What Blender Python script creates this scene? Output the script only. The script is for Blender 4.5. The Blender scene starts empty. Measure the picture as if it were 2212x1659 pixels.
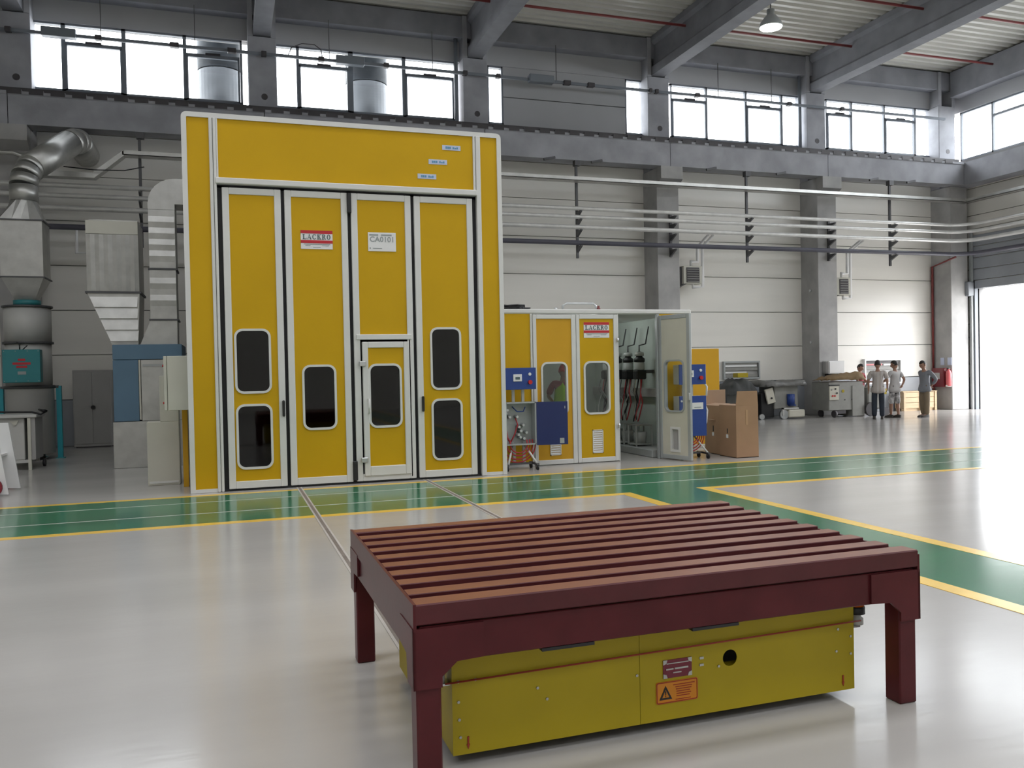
import bpy, bmesh, math, random
from mathutils import Vector, Matrix
random.seed(7)
R = math.radians
scene = bpy.context.scene
COL = scene.collection

# ------------------------------------------------------------------ camera
def make_camera():
    yaw, pitch, roll = R(18.6161533), R(-.95088394), R(-1.17222677)
    fw = Vector((math.sin(yaw)*math.cos(pitch), math.cos(yaw)*math.cos(pitch), math.sin(pitch)))
    r = Vector((math.cos(yaw), -math.sin(yaw), 0)); u = r.cross(fw)
    c, s = math.cos(roll), math.sin(roll)
    rr = c*r + s*u; uu = -s*r + c*u
    m = Matrix(((rr.x, uu.x, -fw.x, 0), (rr.y, uu.y, -fw.y, 0), (rr.z, uu.z, -fw.z, 1.55), (0, 0, 0, 1)))
    cam = bpy.data.cameras.new('camera'); o = bpy.data.objects.new('camera', cam); COL.objects.link(o)
    o.matrix_world = m
    cam.sensor_fit = 'HORIZONTAL'; cam.sensor_width = 36.0; cam.lens = 1831.9046/2212*36.0
    cam.clip_start = .05; cam.clip_end = 400
    scene.camera = o
make_camera()

# ------------------------------------------------------------------ world, exposure
world = bpy.data.worlds.new('overcast_sky'); scene.world = world
world.use_nodes = True
bg = world.node_tree.nodes['Background']
bg.inputs[0].default_value = (.965, .975, 1.0, 1)
bg.inputs[1].default_value = 7.5
vs = scene.view_settings
vs.view_transform = 'Standard'; vs.look = 'None'; vs.gamma = 1.0; vs.use_curve_mapping = False
vs.exposure = 0.60
cy = scene.cycles
cy.use_adaptive_sampling = True; cy.adaptive_threshold = .02
cy.max_bounces = 8; cy.diffuse_bounces = 5; cy.glossy_bounces = 4; cy.transmission_bounces = 6; cy.transparent_max_bounces = 12
cy.caustics_reflective = False; cy.caustics_refractive = False
cy.sample_clamp_indirect = 6.0
try:
    cy.use_denoising = True; cy.denoiser = 'OPENIMAGEDENOISE'
except Exception:
    pass

# hall dimensions
XL, XR = -15.9, 22.65          # inner faces of the end walls
YF, YW = -12.0, 21.78          # wall behind the photographer, wall behind the booths
ZD = 10.85                     # underside of roof deck
def portal(loc, rot, sx, sy):
    l = bpy.data.lights.new('window_portal', 'AREA'); l.shape = 'RECTANGLE'; l.size = sx; l.size_y = sy
    l.cycles.is_portal = True
    o = bpy.data.objects.new('window_portal', l); COL.objects.link(o); o.location = loc; o.rotation_euler = rot
portal(((XL+XR)/2, YW+.45, 8.9), (R(-90), 0, 0), XR-XL, 1.8)
SKY = [(-8.0, -6.2), (-2.2, -.4), (3.4, 5.2), (9.0, 10.8)]      # unseen rooflight strips added for light from above, y from-to
for a, b in SKY: portal(((XR-9.6)/2, (a+b)/2, ZD+.4), (0, 0, 0), XR+9.6, b-a)
portal((XR+.45, (YF+YW)/2, 8.8), (R(90), 0, R(90)), YW-YF, 1.9)
portal((XR+.45, 18.5, 1.95), (R(90), 0, R(90)), 4.9, 4.0)

# ------------------------------------------------------------------ materials
MATS = {}
def M(name, col, rough=.5, metal=0., var=.06, scale=2.5, bump=0., bscale=30., spec=.5, emit=None, stretch=(1, 1, 1), coat=0.):
    m = bpy.data.materials.new(name); m.use_nodes = True; nt = m.node_tree; n = nt.nodes
    b = n['Principled BSDF']
    b.inputs['Roughness'].default_value = rough; b.inputs['Metallic'].default_value = metal
    b.inputs['Specular IOR Level'].default_value = spec
    if coat: b.inputs['Coat Weight'].default_value = coat; b.inputs['Coat Roughness'].default_value = .1
    c = (*col, 1)
    geo = n.new('ShaderNodeNewGeometry')
    mp = n.new('ShaderNodeMapping'); mp.inputs['Scale'].default_value = stretch
    nt.links.new(geo.outputs['Position'], mp.inputs['Vector'])
    if var > 0:
        tx = n.new('ShaderNodeTexNoise'); tx.inputs['Scale'].default_value = scale; tx.inputs['Detail'].default_value = 5
        nt.links.new(mp.outputs[0], tx.inputs['Vector'])
        rp = n.new('ShaderNodeValToRGB')
        rp.color_ramp.elements[0].position = .3; rp.color_ramp.elements[1].position = .7
        rp.color_ramp.elements[0].color = tuple(max(0, x*(1-var)) for x in col)+(1,)
        rp.color_ramp.elements[1].color = tuple(min(1, x*(1+var)) for x in col)+(1,)
        nt.links.new(tx.outputs['Fac'], rp.inputs['Fac']); nt.links.new(rp.outputs['Color'], b.inputs['Base Color'])
    else:
        b.inputs['Base Color'].default_value = c
    if bump > 0:
        t2 = n.new('ShaderNodeTexNoise'); t2.inputs['Scale'].default_value = bscale; t2.inputs['Detail'].default_value = 3
        nt.links.new(mp.outputs[0], t2.inputs['Vector'])
        bp = n.new('ShaderNodeBump'); bp.inputs['Strength'].default_value = bump; bp.inputs['Distance'].default_value = .01
        nt.links.new(t2.outputs['Fac'], bp.inputs['Height']); nt.links.new(bp.outputs['Normal'], b.inputs['Normal'])
    if emit:
        b.inputs['Emission Color'].default_value = (*emit[0], 1); b.inputs['Emission Strength'].default_value = emit[1]
    MATS[name] = m
    return m
def glass(name, tint, refl=.5):
    m = bpy.data.materials.new(name); m.use_nodes = True; nt = m.node_tree; n = nt.nodes
    n.remove(n['Principled BSDF'])
    t = n.new('ShaderNodeBsdfTransparent'); t.inputs[0].default_value = (*tint, 1)
    g = n.new('ShaderNodeBsdfGlossy'); g.inputs['Roughness'].default_value = .03
    f = n.new('ShaderNodeFresnel'); ge = n.new('ShaderNodeNewGeometry'); mr = n.new('ShaderNodeMapRange')
    mr.inputs['To Min'].default_value = 1.5; mr.inputs['To Max'].default_value = 1/1.5
    nt.links.new(ge.outputs['Backfacing'], mr.inputs['Value']); nt.links.new(mr.outputs[0], f.inputs[0])
    mx = n.new('ShaderNodeMixShader')
    nt.links.new(f.outputs[0], mx.inputs[0]); nt.links.new(t.outputs[0], mx.inputs[1]); nt.links.new(g.outputs[0], mx.inputs[2])
    nt.links.new(mx.outputs[0], n['Material Output'].inputs[0])
    MATS[name] = m
    return m

FLOORG = dict(rough=.18, bump=.05, bscale=14., var=.06, scale=1.1, spec=.5)
M('floor', (.45, .435, .415), stretch=(.35, 1.2, 1), **FLOORG)
M('lane_green', (.045, .19, .095), stretch=(.3, 1.2, 1), rough=.16, bump=.05, bscale=9., var=.16, scale=1.6, spec=.5)
M('line_yellow', (.85, .55, .09), rough=.25, var=.08, scale=4)
M('line_white', (.55, .57, .52), rough=.25, var=.2, scale=5)
M('joint', (.20, .17, .15), rough=.6, var=.2, scale=6)
M('joint_edge', (.48, .45, .42), rough=.5, var=.1)
M('wall_white', (.81, .79, .74), rough=.27, var=.03, scale=.6, bump=.02, bscale=2.5, stretch=(.4, .4, 5), spec=.28)
M('wall_upper_dimmed', (.40, .405, .42), rough=.35, var=.04, scale=.8, spec=.3)  # panel white greyed down, painting in the dimmer light under the roof
M('wall_grey', (.30, .32, .35), rough=.5, var=.08, scale=1.5)
M('backing', (.28, .28, .28), rough=.8, var=.05)
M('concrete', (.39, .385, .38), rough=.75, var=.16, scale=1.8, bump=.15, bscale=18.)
M('concrete_upper_glare', (.34, .345, .375), rough=.75, var=.16, scale=1.8, bump=.15, bscale=18.)  # blue cast paints window glare onto the upper concrete
M('concrete_dark_glare', (.245, .25, .28), rough=.8, var=.15, scale=1.8, bump=.15, bscale=18.)  # dark concrete, with the bluish window glare mixed into its colour
M('rail_dark', (.06, .055, .06), rough=.5, var=.2)
M('deck', (.60, .59, .55), rough=.35, var=.05, scale=1.5)
M('red_pipe', (.20, .035, .035), rough=.4, var=.1)
M('steel', (.60, .62, .63), rough=.3, metal=.9, var=.1, scale=6)
M('galv', (.52, .52, .50), rough=.40, metal=.85, var=.10, scale=5, bump=.12, bscale=3.5)
M('pipe_lagging', (.80, .80, .79), rough=.3, metal=.35, var=.08, scale=5)
M('dark_pipe', (.10, .10, .13), rough=.35, var=.1)
M('bracket', (.10, .10, .105), rough=.5, metal=.3, var=.1)
M('alu_white', (.66, .66, .64), rough=.4, var=.03, spec=.4)
M('alu_grey', (.40, .42, .42), rough=.4, metal=.2, var=.05)
M('booth_yellow', (.57, .34, .007), rough=.5, var=.04, scale=1.2, spec=.2)
M('booth_orange', (.60, .33, .025), rough=.5, var=.04, scale=1.2, spec=.2)
M('rubber', (.012, .012, .014), rough=.6, var=.1)
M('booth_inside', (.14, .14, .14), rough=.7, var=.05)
M('room_inside', (.50, .56, .52), rough=.5, var=.05)
M('door_inside', (.58, .56, .47), rough=.5, var=.04)
M('sign_white', (.75, .75, .75), rough=.3, var=.02)
M('sign_red', (.50, .02, .03), rough=.4, var=.02)
M('sign_text', (.09, .13, .14), rough=.5, var=0)
M('text_grey', (.30, .33, .33), rough=.5, var=0)
M('label_blue', (.50, .56, .72), rough=.4, var=.03)
M('label_ink', (.10, .28, .45), rough=.5, var=0)
M('maroon', (.085, .016, .019), rough=.3, var=.14, scale=5, bump=.03, bscale=25, spec=.2)
M('agv_yellow', (.39, .30, .010), rough=.45, var=.05, scale=3, spec=.3)
M('agv_red', (.30, .03, .01), rough=.5, var=.1)
M('plate_maroon', (.16, .015, .03), rough=.4, var=.03)
M('plate_orange', (.60, .22, .01), rough=.4, var=.03)
M('black', (.014, .014, .015), rough=.5, var=.1)
M('steel_dot', (.45, .45, .43), rough=.3, metal=.8, var=.1)
M('lamp_orange', (.50, .10, .01), rough=.2, var=.1)
M('blue', (.018, .055, .25), rough=.4, var=.05, scale=3)
M('blue_dark', (.015, .026, .12), rough=.4, var=.05)
M('blue_ahu', (.11, .20, .29), rough=.45, var=.05)
M('cabinet_beige', (.56, .55, .48), rough=.45, var=.03)
M('cabinet_grey', (.36, .355, .345), rough=.5, var=.04)
M('teal', (.03, .22, .24), rough=.45, var=.05)
M('teal_bright', (.02, .30, .36), rough=.45, var=.05)
M('filter_body', (.50, .50, .48), rough=.45, var=.05)
M('red_hose', (.42, .03, .04), rough=.4, var=.05)
M('red_button', (.55, .02, .02), rough=.3, var=.02)
M('cardboard', (.36, .215, .125), rough=.8, var=.07, scale=3)
M('cardboard_in', (.42, .28, .19), rough=.8, var=.06)
M('cardboard_tape', (.44, .27, .15), rough=.4, var=.05)
M('mach_grey', (.27, .27, .25), rough=.5, var=.08, scale=5)
M('mach_cream', (.55, .53, .45), rough=.5, var=.06)
M('tarp_grey', (.16, .165, .165), rough=.5, var=.15, scale=6, bump=.3, bscale=9)
M('tarp_clear', (.34, .34, .33), rough=.3, var=.12, scale=6, bump=.3, bscale=9)
M('tan_cloth', (.42, .30, .17), rough=.8, var=.1, scale=8, bump=.2, bscale=14)
M('wood', (.62, .47, .30), rough=.7, var=.1, scale=4, stretch=(1, 1, 5))
M('skin', (.34, .19, .13), rough=.55, var=.05)
M('hair', (.015, .012, .011), rough=.6, var=.1)
M('jeans', (.022, .03, .045), rough=.8, var=.15, scale=9)
M('shirt_grey', (.20, .21, .235), rough=.8, var=.08, scale=7)
M('khaki', (.22, .17, .11), rough=.8, var=.08, scale=7)
M('camo', (.42, .41, .41), rough=.8, var=.75, scale=11)
M('shirt_white', (.52, .51, .51), rough=.8, var=.05, scale=7)
M('shoe', (.05, .045, .04), rough=.6, var=.1)
M('hivis', (.42, .80, .04), rough=.7, var=.05)
M('maroon_cloth', (.22, .02, .03), rough=.8, var=.1)
M('window_frame', (.18, .20, .23), rough=.45, var=.04)
M('window_white', (.80, .80, .80), rough=.4, var=.02)
M('ground_out', (.45, .44, .42), rough=.9, var=.1, scale=.6)
M('stack_grey', (.035, .042, .05), rough=.45, metal=.3, var=.15, scale=3)
M('lamp_on', (1, 1, 1), rough=.5, var=0, emit=((1, .98, .93), 14.0))
M('tube_on', (1, 1, 1), rough=.5, var=0, emit=((.95, 1, .97), 22.0))
M('pump_white', (.42, .44, .43), rough=.4, var=.05)
M('extinguisher', (.16, .015, .022), rough=.3, var=.05)
M('extinguisher_pink', (.62, .13, .14), rough=.3, var=.05)
glass('pane', (.94, .96, .97))
glass('pane_sky', (.72, .72, .72))
glass('pane_dark', (.30, .31, .32))
glass('pane_room', (.92, .94, .93))
def dusty_lit_top(name, col, dust):  # brown dust plus painted light from above, on up-facing sides only
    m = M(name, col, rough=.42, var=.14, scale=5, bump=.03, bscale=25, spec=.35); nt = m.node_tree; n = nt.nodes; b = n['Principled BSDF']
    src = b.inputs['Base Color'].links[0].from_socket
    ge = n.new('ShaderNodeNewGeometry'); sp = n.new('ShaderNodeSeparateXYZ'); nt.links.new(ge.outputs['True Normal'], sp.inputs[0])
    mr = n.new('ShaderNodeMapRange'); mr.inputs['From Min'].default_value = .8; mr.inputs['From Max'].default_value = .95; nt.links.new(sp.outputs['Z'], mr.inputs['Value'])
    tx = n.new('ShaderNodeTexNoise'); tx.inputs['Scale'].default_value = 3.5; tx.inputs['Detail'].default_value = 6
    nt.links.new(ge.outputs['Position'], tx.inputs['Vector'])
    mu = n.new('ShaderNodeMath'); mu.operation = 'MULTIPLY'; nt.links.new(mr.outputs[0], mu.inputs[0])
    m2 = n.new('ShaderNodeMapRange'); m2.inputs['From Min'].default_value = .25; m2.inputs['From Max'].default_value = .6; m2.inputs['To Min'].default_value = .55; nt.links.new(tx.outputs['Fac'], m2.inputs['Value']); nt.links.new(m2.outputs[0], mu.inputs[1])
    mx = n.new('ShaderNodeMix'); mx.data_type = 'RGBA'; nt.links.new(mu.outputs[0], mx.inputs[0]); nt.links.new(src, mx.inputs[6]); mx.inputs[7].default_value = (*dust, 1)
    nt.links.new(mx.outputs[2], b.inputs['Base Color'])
dusty_lit_top('maroon_dusty_lit', (.085, .016, .019), (.22, .085, .042))
def striped_shirt():
    m = M('shirt_striped', (.45, .43, .42), rough=.8, var=.03); nt = m.node_tree; n = nt.nodes
    tc = n.new('ShaderNodeTexCoord'); w = n.new('ShaderNodeTexWave'); w.inputs['Scale'].default_value = 9; w.bands_direction = 'X'
    nt.links.new(tc.outputs['Object'], w.inputs['Vector'])
    rp = n.new('ShaderNodeValToRGB'); rp.color_ramp.elements[0].color = (.30, .24, .21, 1); rp.color_ramp.elements[1].color = (.56, .54, .52, 1)
    rp.color_ramp.elements[0].position = .2; rp.color_ramp.elements[1].position = .45
    nt.links.new(w.outputs['Fac'], rp.inputs['Fac']); nt.links.new(rp.outputs[0], n['Principled BSDF'].inputs['Base Color'])
striped_shirt()

# ------------------------------------------------------------------ mesh helpers
WL = {}
class MB:
    def __init__(s): s.bm = bmesh.new()
    def box(s, x0, x1, y0, y1, z0, z1, bev=0., rot=None, piv=None):
        b = bmesh.new()
        r = bmesh.ops.create_cube(b, size=1)
        for v in b.verts:
            v.co = Vector(((x0+x1)/2+v.co.x*(x1-x0), (y0+y1)/2+v.co.y*(y1-y0), (z0+z1)/2+v.co.z*(z1-z0)))
        if bev: bmesh.ops.bevel(b, geom=b.edges[:], offset=bev, segments=1, affect='EDGES')
        if rot is not None:
            p = Vector(piv) if piv else Vector(((x0+x1)/2, (y0+y1)/2, (z0+z1)/2))
            for v in b.verts: v.co = rot @ (v.co-p) + p
        s.add(b); return s
    def add(s, b):
        me = bpy.data.meshes.new('tmp'); b.to_mesh(me); s.bm.from_mesh(me); bpy.data.meshes.remove(me); b.free()
    def cyl(s, p0, p1, r0, r1=None, n=16, cap=True):
        p0, p1 = Vector(p0), Vector(p1); r1 = r0 if r1 is None else r1
        d = (p1-p0).normalized(); a = d.orthogonal().normalized()
        if abs(d.z) > .9: a = Vector((1, 0, 0))
        a = (a-d*a.dot(d)).normalized(); c = d.cross(a)
        A, B = [], []
        for i in range(n):
            t = 2*math.pi*i/n; v = a*math.cos(t)+c*math.sin(t)
            A.append(s.bm.verts.new(p0+v*r0)); B.append(s.bm.verts.new(p1+v*r1))
        for i in range(n):
            f = s.bm.faces.new((A[i], A[(i+1) % n], B[(i+1) % n], B[i])); f.smooth = True
        if cap: s.bm.faces.new(A[::-1]); s.bm.faces.new(B)
        return s
    def tube(s, pts, r, n=8, cap=True):
        pts = [Vector(p) for p in pts]; rings = []
        up = None
        for i, p in enumerate(pts):
            d = (pts[min(i+1, len(pts)-1)]-pts[max(i-1, 0)]).normalized()
            if up is None: up = d.orthogonal().normalized()
            up = (up-d*up.dot(d)).normalized(); c = d.cross(up)
            k = 1.0
            if 0 < i < len(pts)-1:
                e = (pts[i]-pts[i-1]).normalized().dot((pts[i+1]-pts[i]).normalized()); k = 1/max(.5, math.sqrt((1+e)/2))
            rings.append([s.bm.verts.new(p+(up*math.cos(2*math.pi*j/n)+c*math.sin(2*math.pi*j/n))*r*(k if len(pts) < 8 else 1)) for j in range(n)])
        for a, b in zip(rings, rings[1:]):
            for j in range(n):
                f = s.bm.faces.new((a[j], a[(j+1) % n], b[(j+1) % n], b[j])); f.smooth = n > 5
        if cap: s.bm.faces.new(rings[0][::-1]); s.bm.faces.new(rings[-1])
        return s
    def lathe(s, base, prof, n=24):
        rings = []
        for r, z in prof:
            rings.append([s.bm.verts.new((base[0]+r*math.cos(2*math.pi*i/n), base[1]+r*math.sin(2*math.pi*i/n), base[2]+z)) for i in range(n)])
        for a, b in zip(rings, rings[1:]):
            for i in range(n):
                f = s.bm.faces.new((a[i], a[(i+1) % n], b[(i+1) % n], b[i])); f.smooth = True
        s.bm.faces.new(rings[0][::-1]); s.bm.faces.new(rings[-1]); return s
    def prism(s, poly, axis, a, b):
        """poly: 2D points; axis 'x': (y,z), 'y': (x,z), 'z': (x,y), extruded from a to b"""
        def mk(p, t):
            return {'x': (t, p[0], p[1]), 'y': (p[0], t, p[1]), 'z': (p[0], p[1], t)}[axis]
        A = [s.bm.verts.new(mk(p, a)) for p in poly]; B = [s.bm.verts.new(mk(p, b)) for p in poly]
        n = len(poly)
        for i in range(n): s.bm.faces.new((A[i], A[(i+1) % n], B[(i+1) % n], B[i]))
        s.bm.faces.new(A[::-1]); s.bm.faces.new(B); return s
    def loft(s, loops):
        L = [[s.bm.verts.new(p) for p in l] for l in loops]; n = len(L[0])
        for a, b in zip(L, L[1:]):
            for i in range(n): s.bm.faces.new((a[i], a[(i+1) % n], b[(i+1) % n], b[i]))
        s.bm.faces.new(L[0][::-1]); s.bm.faces.new(L[-1]); return s
    def ring(s, outer, inner, y0, y1):
        """frame with a hole in an x-z plane, extruded y0..y1; outer and inner have equal vertex counts"""
        n = len(outer); V = {}
        for k, (pl, y) in enumerate(((outer, y0), (inner, y0), (inner, y1), (outer, y1))):
            V[k] = [s.bm.verts.new((p[0], y, p[1])) for p in pl]
        for a, b in ((0, 1), (1, 2), (2, 3), (3, 0)):
            for i in range(n): s.bm.faces.new((V[a][i], V[a][(i+1) % n], V[b][(i+1) % n], V[b][i]))
        return s
    def build(s, name, mat, parent=None, rot=None):
        bmesh.ops.recalc_face_normals(s.bm, faces=s.bm.faces[:])
        me = bpy.data.meshes.new(name)
        if parent is not None:
            off = WL[parent]
        else:
            xs = [v.co for v in s.bm.verts]
            off = Vector(((min(v.x for v in xs)+max(v.x for v in xs))/2, (min(v.y for v in xs)+max(v.y for v in xs))/2, min(v.z for v in xs)))
        for v in s.bm.verts: v.co -= off
        s.bm.to_mesh(me); s.bm.free()
        me.materials.append(MATS[mat])
        o = bpy.data.objects.new(name, me); COL.objects.link(o)
        if parent is not None: o.parent = parent; WL[o] = Vector(off)
        else: o.location = off; WL[o] = Vector(off)
        return o
def B(*a, **k): return MB().box(*a, **k)
def tag(o, label, cat, group=None):
    o['label'] = label; o['category'] = cat
    if group: o['group'] = group
    return o
def thing(name, label, cat, loc, group=None):
    o = bpy.data.objects.new(name, None); COL.objects.link(o); o.location = loc; o.empty_display_size = .2
    WL[o] = Vector(loc); tag(o, label, cat, group); return o
def local(name, label, cat, group=None):
    return thing(name, label, cat, (0, 0, 0), group)
def place(o, loc, rz=0):
    o.location = loc; o.rotation_euler = (0, 0, rz); return o
def struct(name, o=None, loc=(0, 0, 0), label=None):
    if o is None:
        o = bpy.data.objects.new(name, None); COL.objects.link(o); o.location = loc; WL[o] = Vector(loc)
    o['kind'] = 'structure'
    if label: o['label'] = label
    return o
def copy_tree(o, parent=None, loc=None, label=None):
    c = o.copy(); COL.objects.link(c); c.parent = parent
    if loc is not None: c.location = loc
    if label: c['label'] = label
    WL[c] = Vector(c.location)
    for ch in list(o.children): copy_tree(ch, c)
    return c
def inst(mesh_obj, name, parent, loc):
    o = bpy.data.objects.new(name, mesh_obj.data); COL.objects.link(o); o.parent = parent; o.location = loc; WL[o] = WL[parent]
    return o
def rrect(x0, x1, z0, z1, r, n=5):
    out = []
    for cx, cz, a0 in ((x1-r, z1-r, 0), (x0+r, z1-r, 90), (x0+r, z0+r, 180), (x1-r, z0+r, 270)):
        for i in range(n+1):
            a = R(a0+90*i/n); out.append((cx+r*math.cos(a), cz+r*math.sin(a)))
    return out
def rect_like(x0, x1, z0, z1, n=5):
    """points on the rectangle's outline matching rrect's vertex order"""
    out = []
    for cx, cz in ((x1, z1), (x0, z1), (x0, z0), (x1, z0)):
        out += [(cx, cz)]*(n+1)
    return out
def text_mesh(name, body, size, mat, parent, loc, align='CENTER', rot=(R(90), 0, 0), ext=.0015, bold=0., sx=1.):
    cu = bpy.data.curves.new(name, 'FONT'); cu.body = body; cu.size = size; cu.align_x = align; cu.align_y = 'CENTER'; cu.extrude = ext; cu.offset = bold
    cu.resolution_u = 3
    t = bpy.data.objects.new(name, cu); COL.objects.link(t)
    dg = bpy.context.evaluated_depsgraph_get()
    me = bpy.data.meshes.new_from_object(t.evaluated_get(dg)); bpy.data.objects.remove(t)
    me.materials.clear(); me.materials.append(MATS[mat])
    o = bpy.data.objects.new(name, me); COL.objects.link(o)
    o.parent = parent; o.location = Vector(loc)-WL[parent]; o.rotation_euler = rot; o.scale = (sx, 1, 1); WL[o] = Vector(loc)
    return o

# ================================================================== THE HALL
# ---- floor with painted lanes, lines and joints
fl = B(XL-.3, XR+.3, YF-.3, YW+.1, -.2, 0).build('floor', 'floor'); struct('floor', fl, label='polished grey concrete floor of the hall')
Y1, Y2, XC, XD = 11.66, 9.41, 4.70, 5.67
def paint(name, mat, x0, x1, y0, y1, z):
    return B(x0, x1, y0, y1, 0.0, z).build(name, mat, fl)
lane = paint('painted_lane', 'lane_green', XL, XR, Y2, Y1, .0015); lane['label'] = 'green painted lane along the booth fronts'
lane2 = paint('painted_lane', 'lane_green', XC, XD, YF, Y2, .0015); lane2['label'] = 'green painted lane running past the slatted table'
paint('yellow_line', 'line_yellow', XL, XR, 11.62, 11.74, .003)
paint('yellow_line', 'line_yellow', XL, 4.71, 9.35, 9.48, .003)
paint('yellow_line', 'line_yellow', 5.64, XR, 9.35, 9.48, .003)
paint('yellow_line', 'line_yellow', 4.56, 4.71, YF, 9.35, .003)
paint('yellow_line', 'line_yellow', 5.64, 5.79, YF, 9.35, .003)
paint('white_line', 'line_white', XL, XR, 11.05, 11.08, .003)
paint('white_line', 'line_white', XL, XR, 10.15, 10.185, .003)
for jx in (.91, 2.675):
    paint('floor_joint', 'joint_edge', jx-.035, jx+.035, 4.3, 11.93, .0035)
    paint('floor_joint', 'joint', jx-.016, jx+.016, 4.3, 11.93, .0045)

# ---- ground outside
g = B(-70, 90, -60, 90, -.45, -.25).build('ground', 'ground_out'); struct('ground', g, label='pale yard outside the hall')

# ---- back wall: plinth, panels, window bays
COLX = [-9.62, -4.28, 1.02, 6.38, 11.75, 17.08, 22.13]
wb = struct('wall_back', loc=(0, YW, 0), label='white sandwich panel wall behind the booths')
B(XL-.3, XR+.3, YW+.06, YW+.3, 0, 8.12).build('backing', 'backing', wb)
B(XL-.3, XR+.3, YW+.06, YW+.3, 9.72, 11.2).build('backing', 'backing', wb)
zr = [1.07, 2.1, 3.13, 4.16, 5.19, 6.22, 7.2, 8.12]
bays = list(zip([XL]+COLX[:-1], COLX))
for (xa, xb) in bays:
    a = xa+(.0 if xa == XL else 0); b = xb
    for z0, z1 in zip(zr, zr[1:]):
        B(a+.004, b-.004, YW, YW+.07, z0+.008, z1-.008, bev=.006).build('wall_panel', 'wall_white', wb)
    B(a+.004, b-.004, YW, YW+.07, 9.72, 10.28, bev=.006).build('wall_panel', 'wall_upper_dimmed', wb)
pl = B(XL, XR, YW-.07, YW+.06, 0, 1.06, bev=.01).build('baseboard_back', 'wall_grey'); struct('baseboard_back', pl, label='grey concrete plinth along the back wall')
# blank panel between the two slim windows
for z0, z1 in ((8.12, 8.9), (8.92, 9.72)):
    B(7.26, 10.9, YW+.02, YW+.1, z0, z1, bev=.006).build('wall_panel', 'wall_upper_dimmed', wb)
B(7.26, 10.9, YW+.1, YW+.3, 8.12, 9.72).build('backing', 'backing', wb)
for (x0, x1) in ((XL, -9.62), (-9.62, -4.3)):
    B(x0+.004, x1-.004, YW, YW+.3, 8.13, 9.71, bev=.006).build('wall_panel', 'wall_white', wb)
# ---- windows of the back wall
WY = YW+.07
def window(n, label, x0, x1, cells, z0=8.17, z1=9.72, zt=9.25):
    w = struct('window_%d' % n, loc=(x0, WY, z0), label=label)
    fr = MB(); t = .045
    fr.box(x0, x1, WY-.04, WY+.04, z0-.05, z0+t); fr.box(x0, x1, WY-.04, WY+.04, z1-t, z1+.0)
    fr.box(x0, x0+t, WY-.04, WY+.04, z0, z1); fr.box(x1-t, x1, WY-.04, WY+.04, z0, z1)
    fr.build('window_frame', 'window_frame', w)
    for i, (a, b, op) in enumerate(cells):
        if i < len(cells)-1: B(b-.01, cells[i+1][0]+.01, WY-.04, WY+.04, z0, z1).build('mullion', 'window_frame', w)
        if op:
            s = MB(); e = .045
            s.box(a, b, WY-.06, WY+.02, zt-.03, zt+.05)
            s.box(a, b, WY-.06, WY+.02, z0+.01, z0+.01+e); s.box(a, a+e, WY-.06, WY+.02, z0, zt); s.box(b-e, b, WY-.06, WY+.02, z0, zt)
            s.build('sash', 'window_frame', w)
            B((a+b)/2-.17, (a+b)/2+.17, WY-.1, WY-.05, zt+.03, zt+.075).build('opener', 'rail_dark', w)
            B(a+.01, b-.01, WY-.004, WY+.004, z0+.02, zt).build('pane', 'pane', w)
            B(a+.01, b-.01, WY-.004, WY+.004, zt+.03, z1-.02).build('pane', 'pane', w)
        else:
            B(a-.01, b+.01, WY-.004, WY+.004, z0+.02, z1-.02).build('pane', 'pane', w)
    return w
window(1, 'ribbon window above the galvanised ducts', -4.05, .56, [(-4.0, -3.39, 0), (-3.32, -2.12, 1), (-2.05, -.78, 0), (-.72, .5, 1)])
window(2, 'ribbon window above the tall yellow booth', 1.28, 5.95, [(1.33, 1.86, 0), (1.91, 3.14, 1), (3.24, 4.53, 0), (4.60, 5.89, 1)])
window(3, 'slim window beside the blank panel, booth side', 6.82, 7.26, [(6.87, 7.22, 0)])
window(4, 'slim window beside the blank panel, towards the yard gate', 10.9, 11.55, [(10.94, 11.5, 0)])
window(5, 'ribbon window above the first wall heater', 12.35, 16.9, [(12.39, 13.52, 1), (13.56, 14.86, 0), (14.91, 16.12, 1), (16.17, 16.86, 0)])
window(6, 'ribbon window in the corner bay', 17.75, 22.0, [(17.8, 18.7, 1), (18.75, 19.98, 0), (20.02, 21.2, 1), (21.25, 21.95, 0)])

# ---- columns, corbels
for i, cx in enumerate(COLX):
    lab = ['concrete column far left, outside the window row', 'concrete column left of the dust filter', 'concrete column behind the tall booth, ducts side',
           'concrete column behind the tall booth, mixing room side', 'concrete column rising behind the open mixing room', 'concrete column with the white switch box', 'concrete corner column with the fire extinguisher'][i]
    c = struct('concrete_column', loc=(cx, 21.4, 0), label=lab)
    h = .345
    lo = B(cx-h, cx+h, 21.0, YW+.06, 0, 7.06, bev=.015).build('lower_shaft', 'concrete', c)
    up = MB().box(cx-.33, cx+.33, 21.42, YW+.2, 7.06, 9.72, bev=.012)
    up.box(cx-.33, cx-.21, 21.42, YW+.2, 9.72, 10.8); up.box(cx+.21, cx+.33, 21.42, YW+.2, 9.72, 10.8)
    up.build('upper_shaft', 'concrete_upper_glare', c)
    if cx < 22:
        MB().prism([(21.0, 7.06), (20.74, 7.06), (20.74, 6.72), (21.0, 6.55)], 'x', cx-.335, cx+.335).build('corbel', 'concrete', c)
    if i == 5:
        for z in (3.75, 2.2): MB().cyl((cx-h-.025, 21.35, z), (cx-h, 21.35, z), .04, n=12).build('anchor', 'steel', c)
    MB().cyl((cx+.03, 21.415, 8.28), (cx+.03, 21.43, 8.28), .075).build('hole', 'rail_dark', c)

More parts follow.
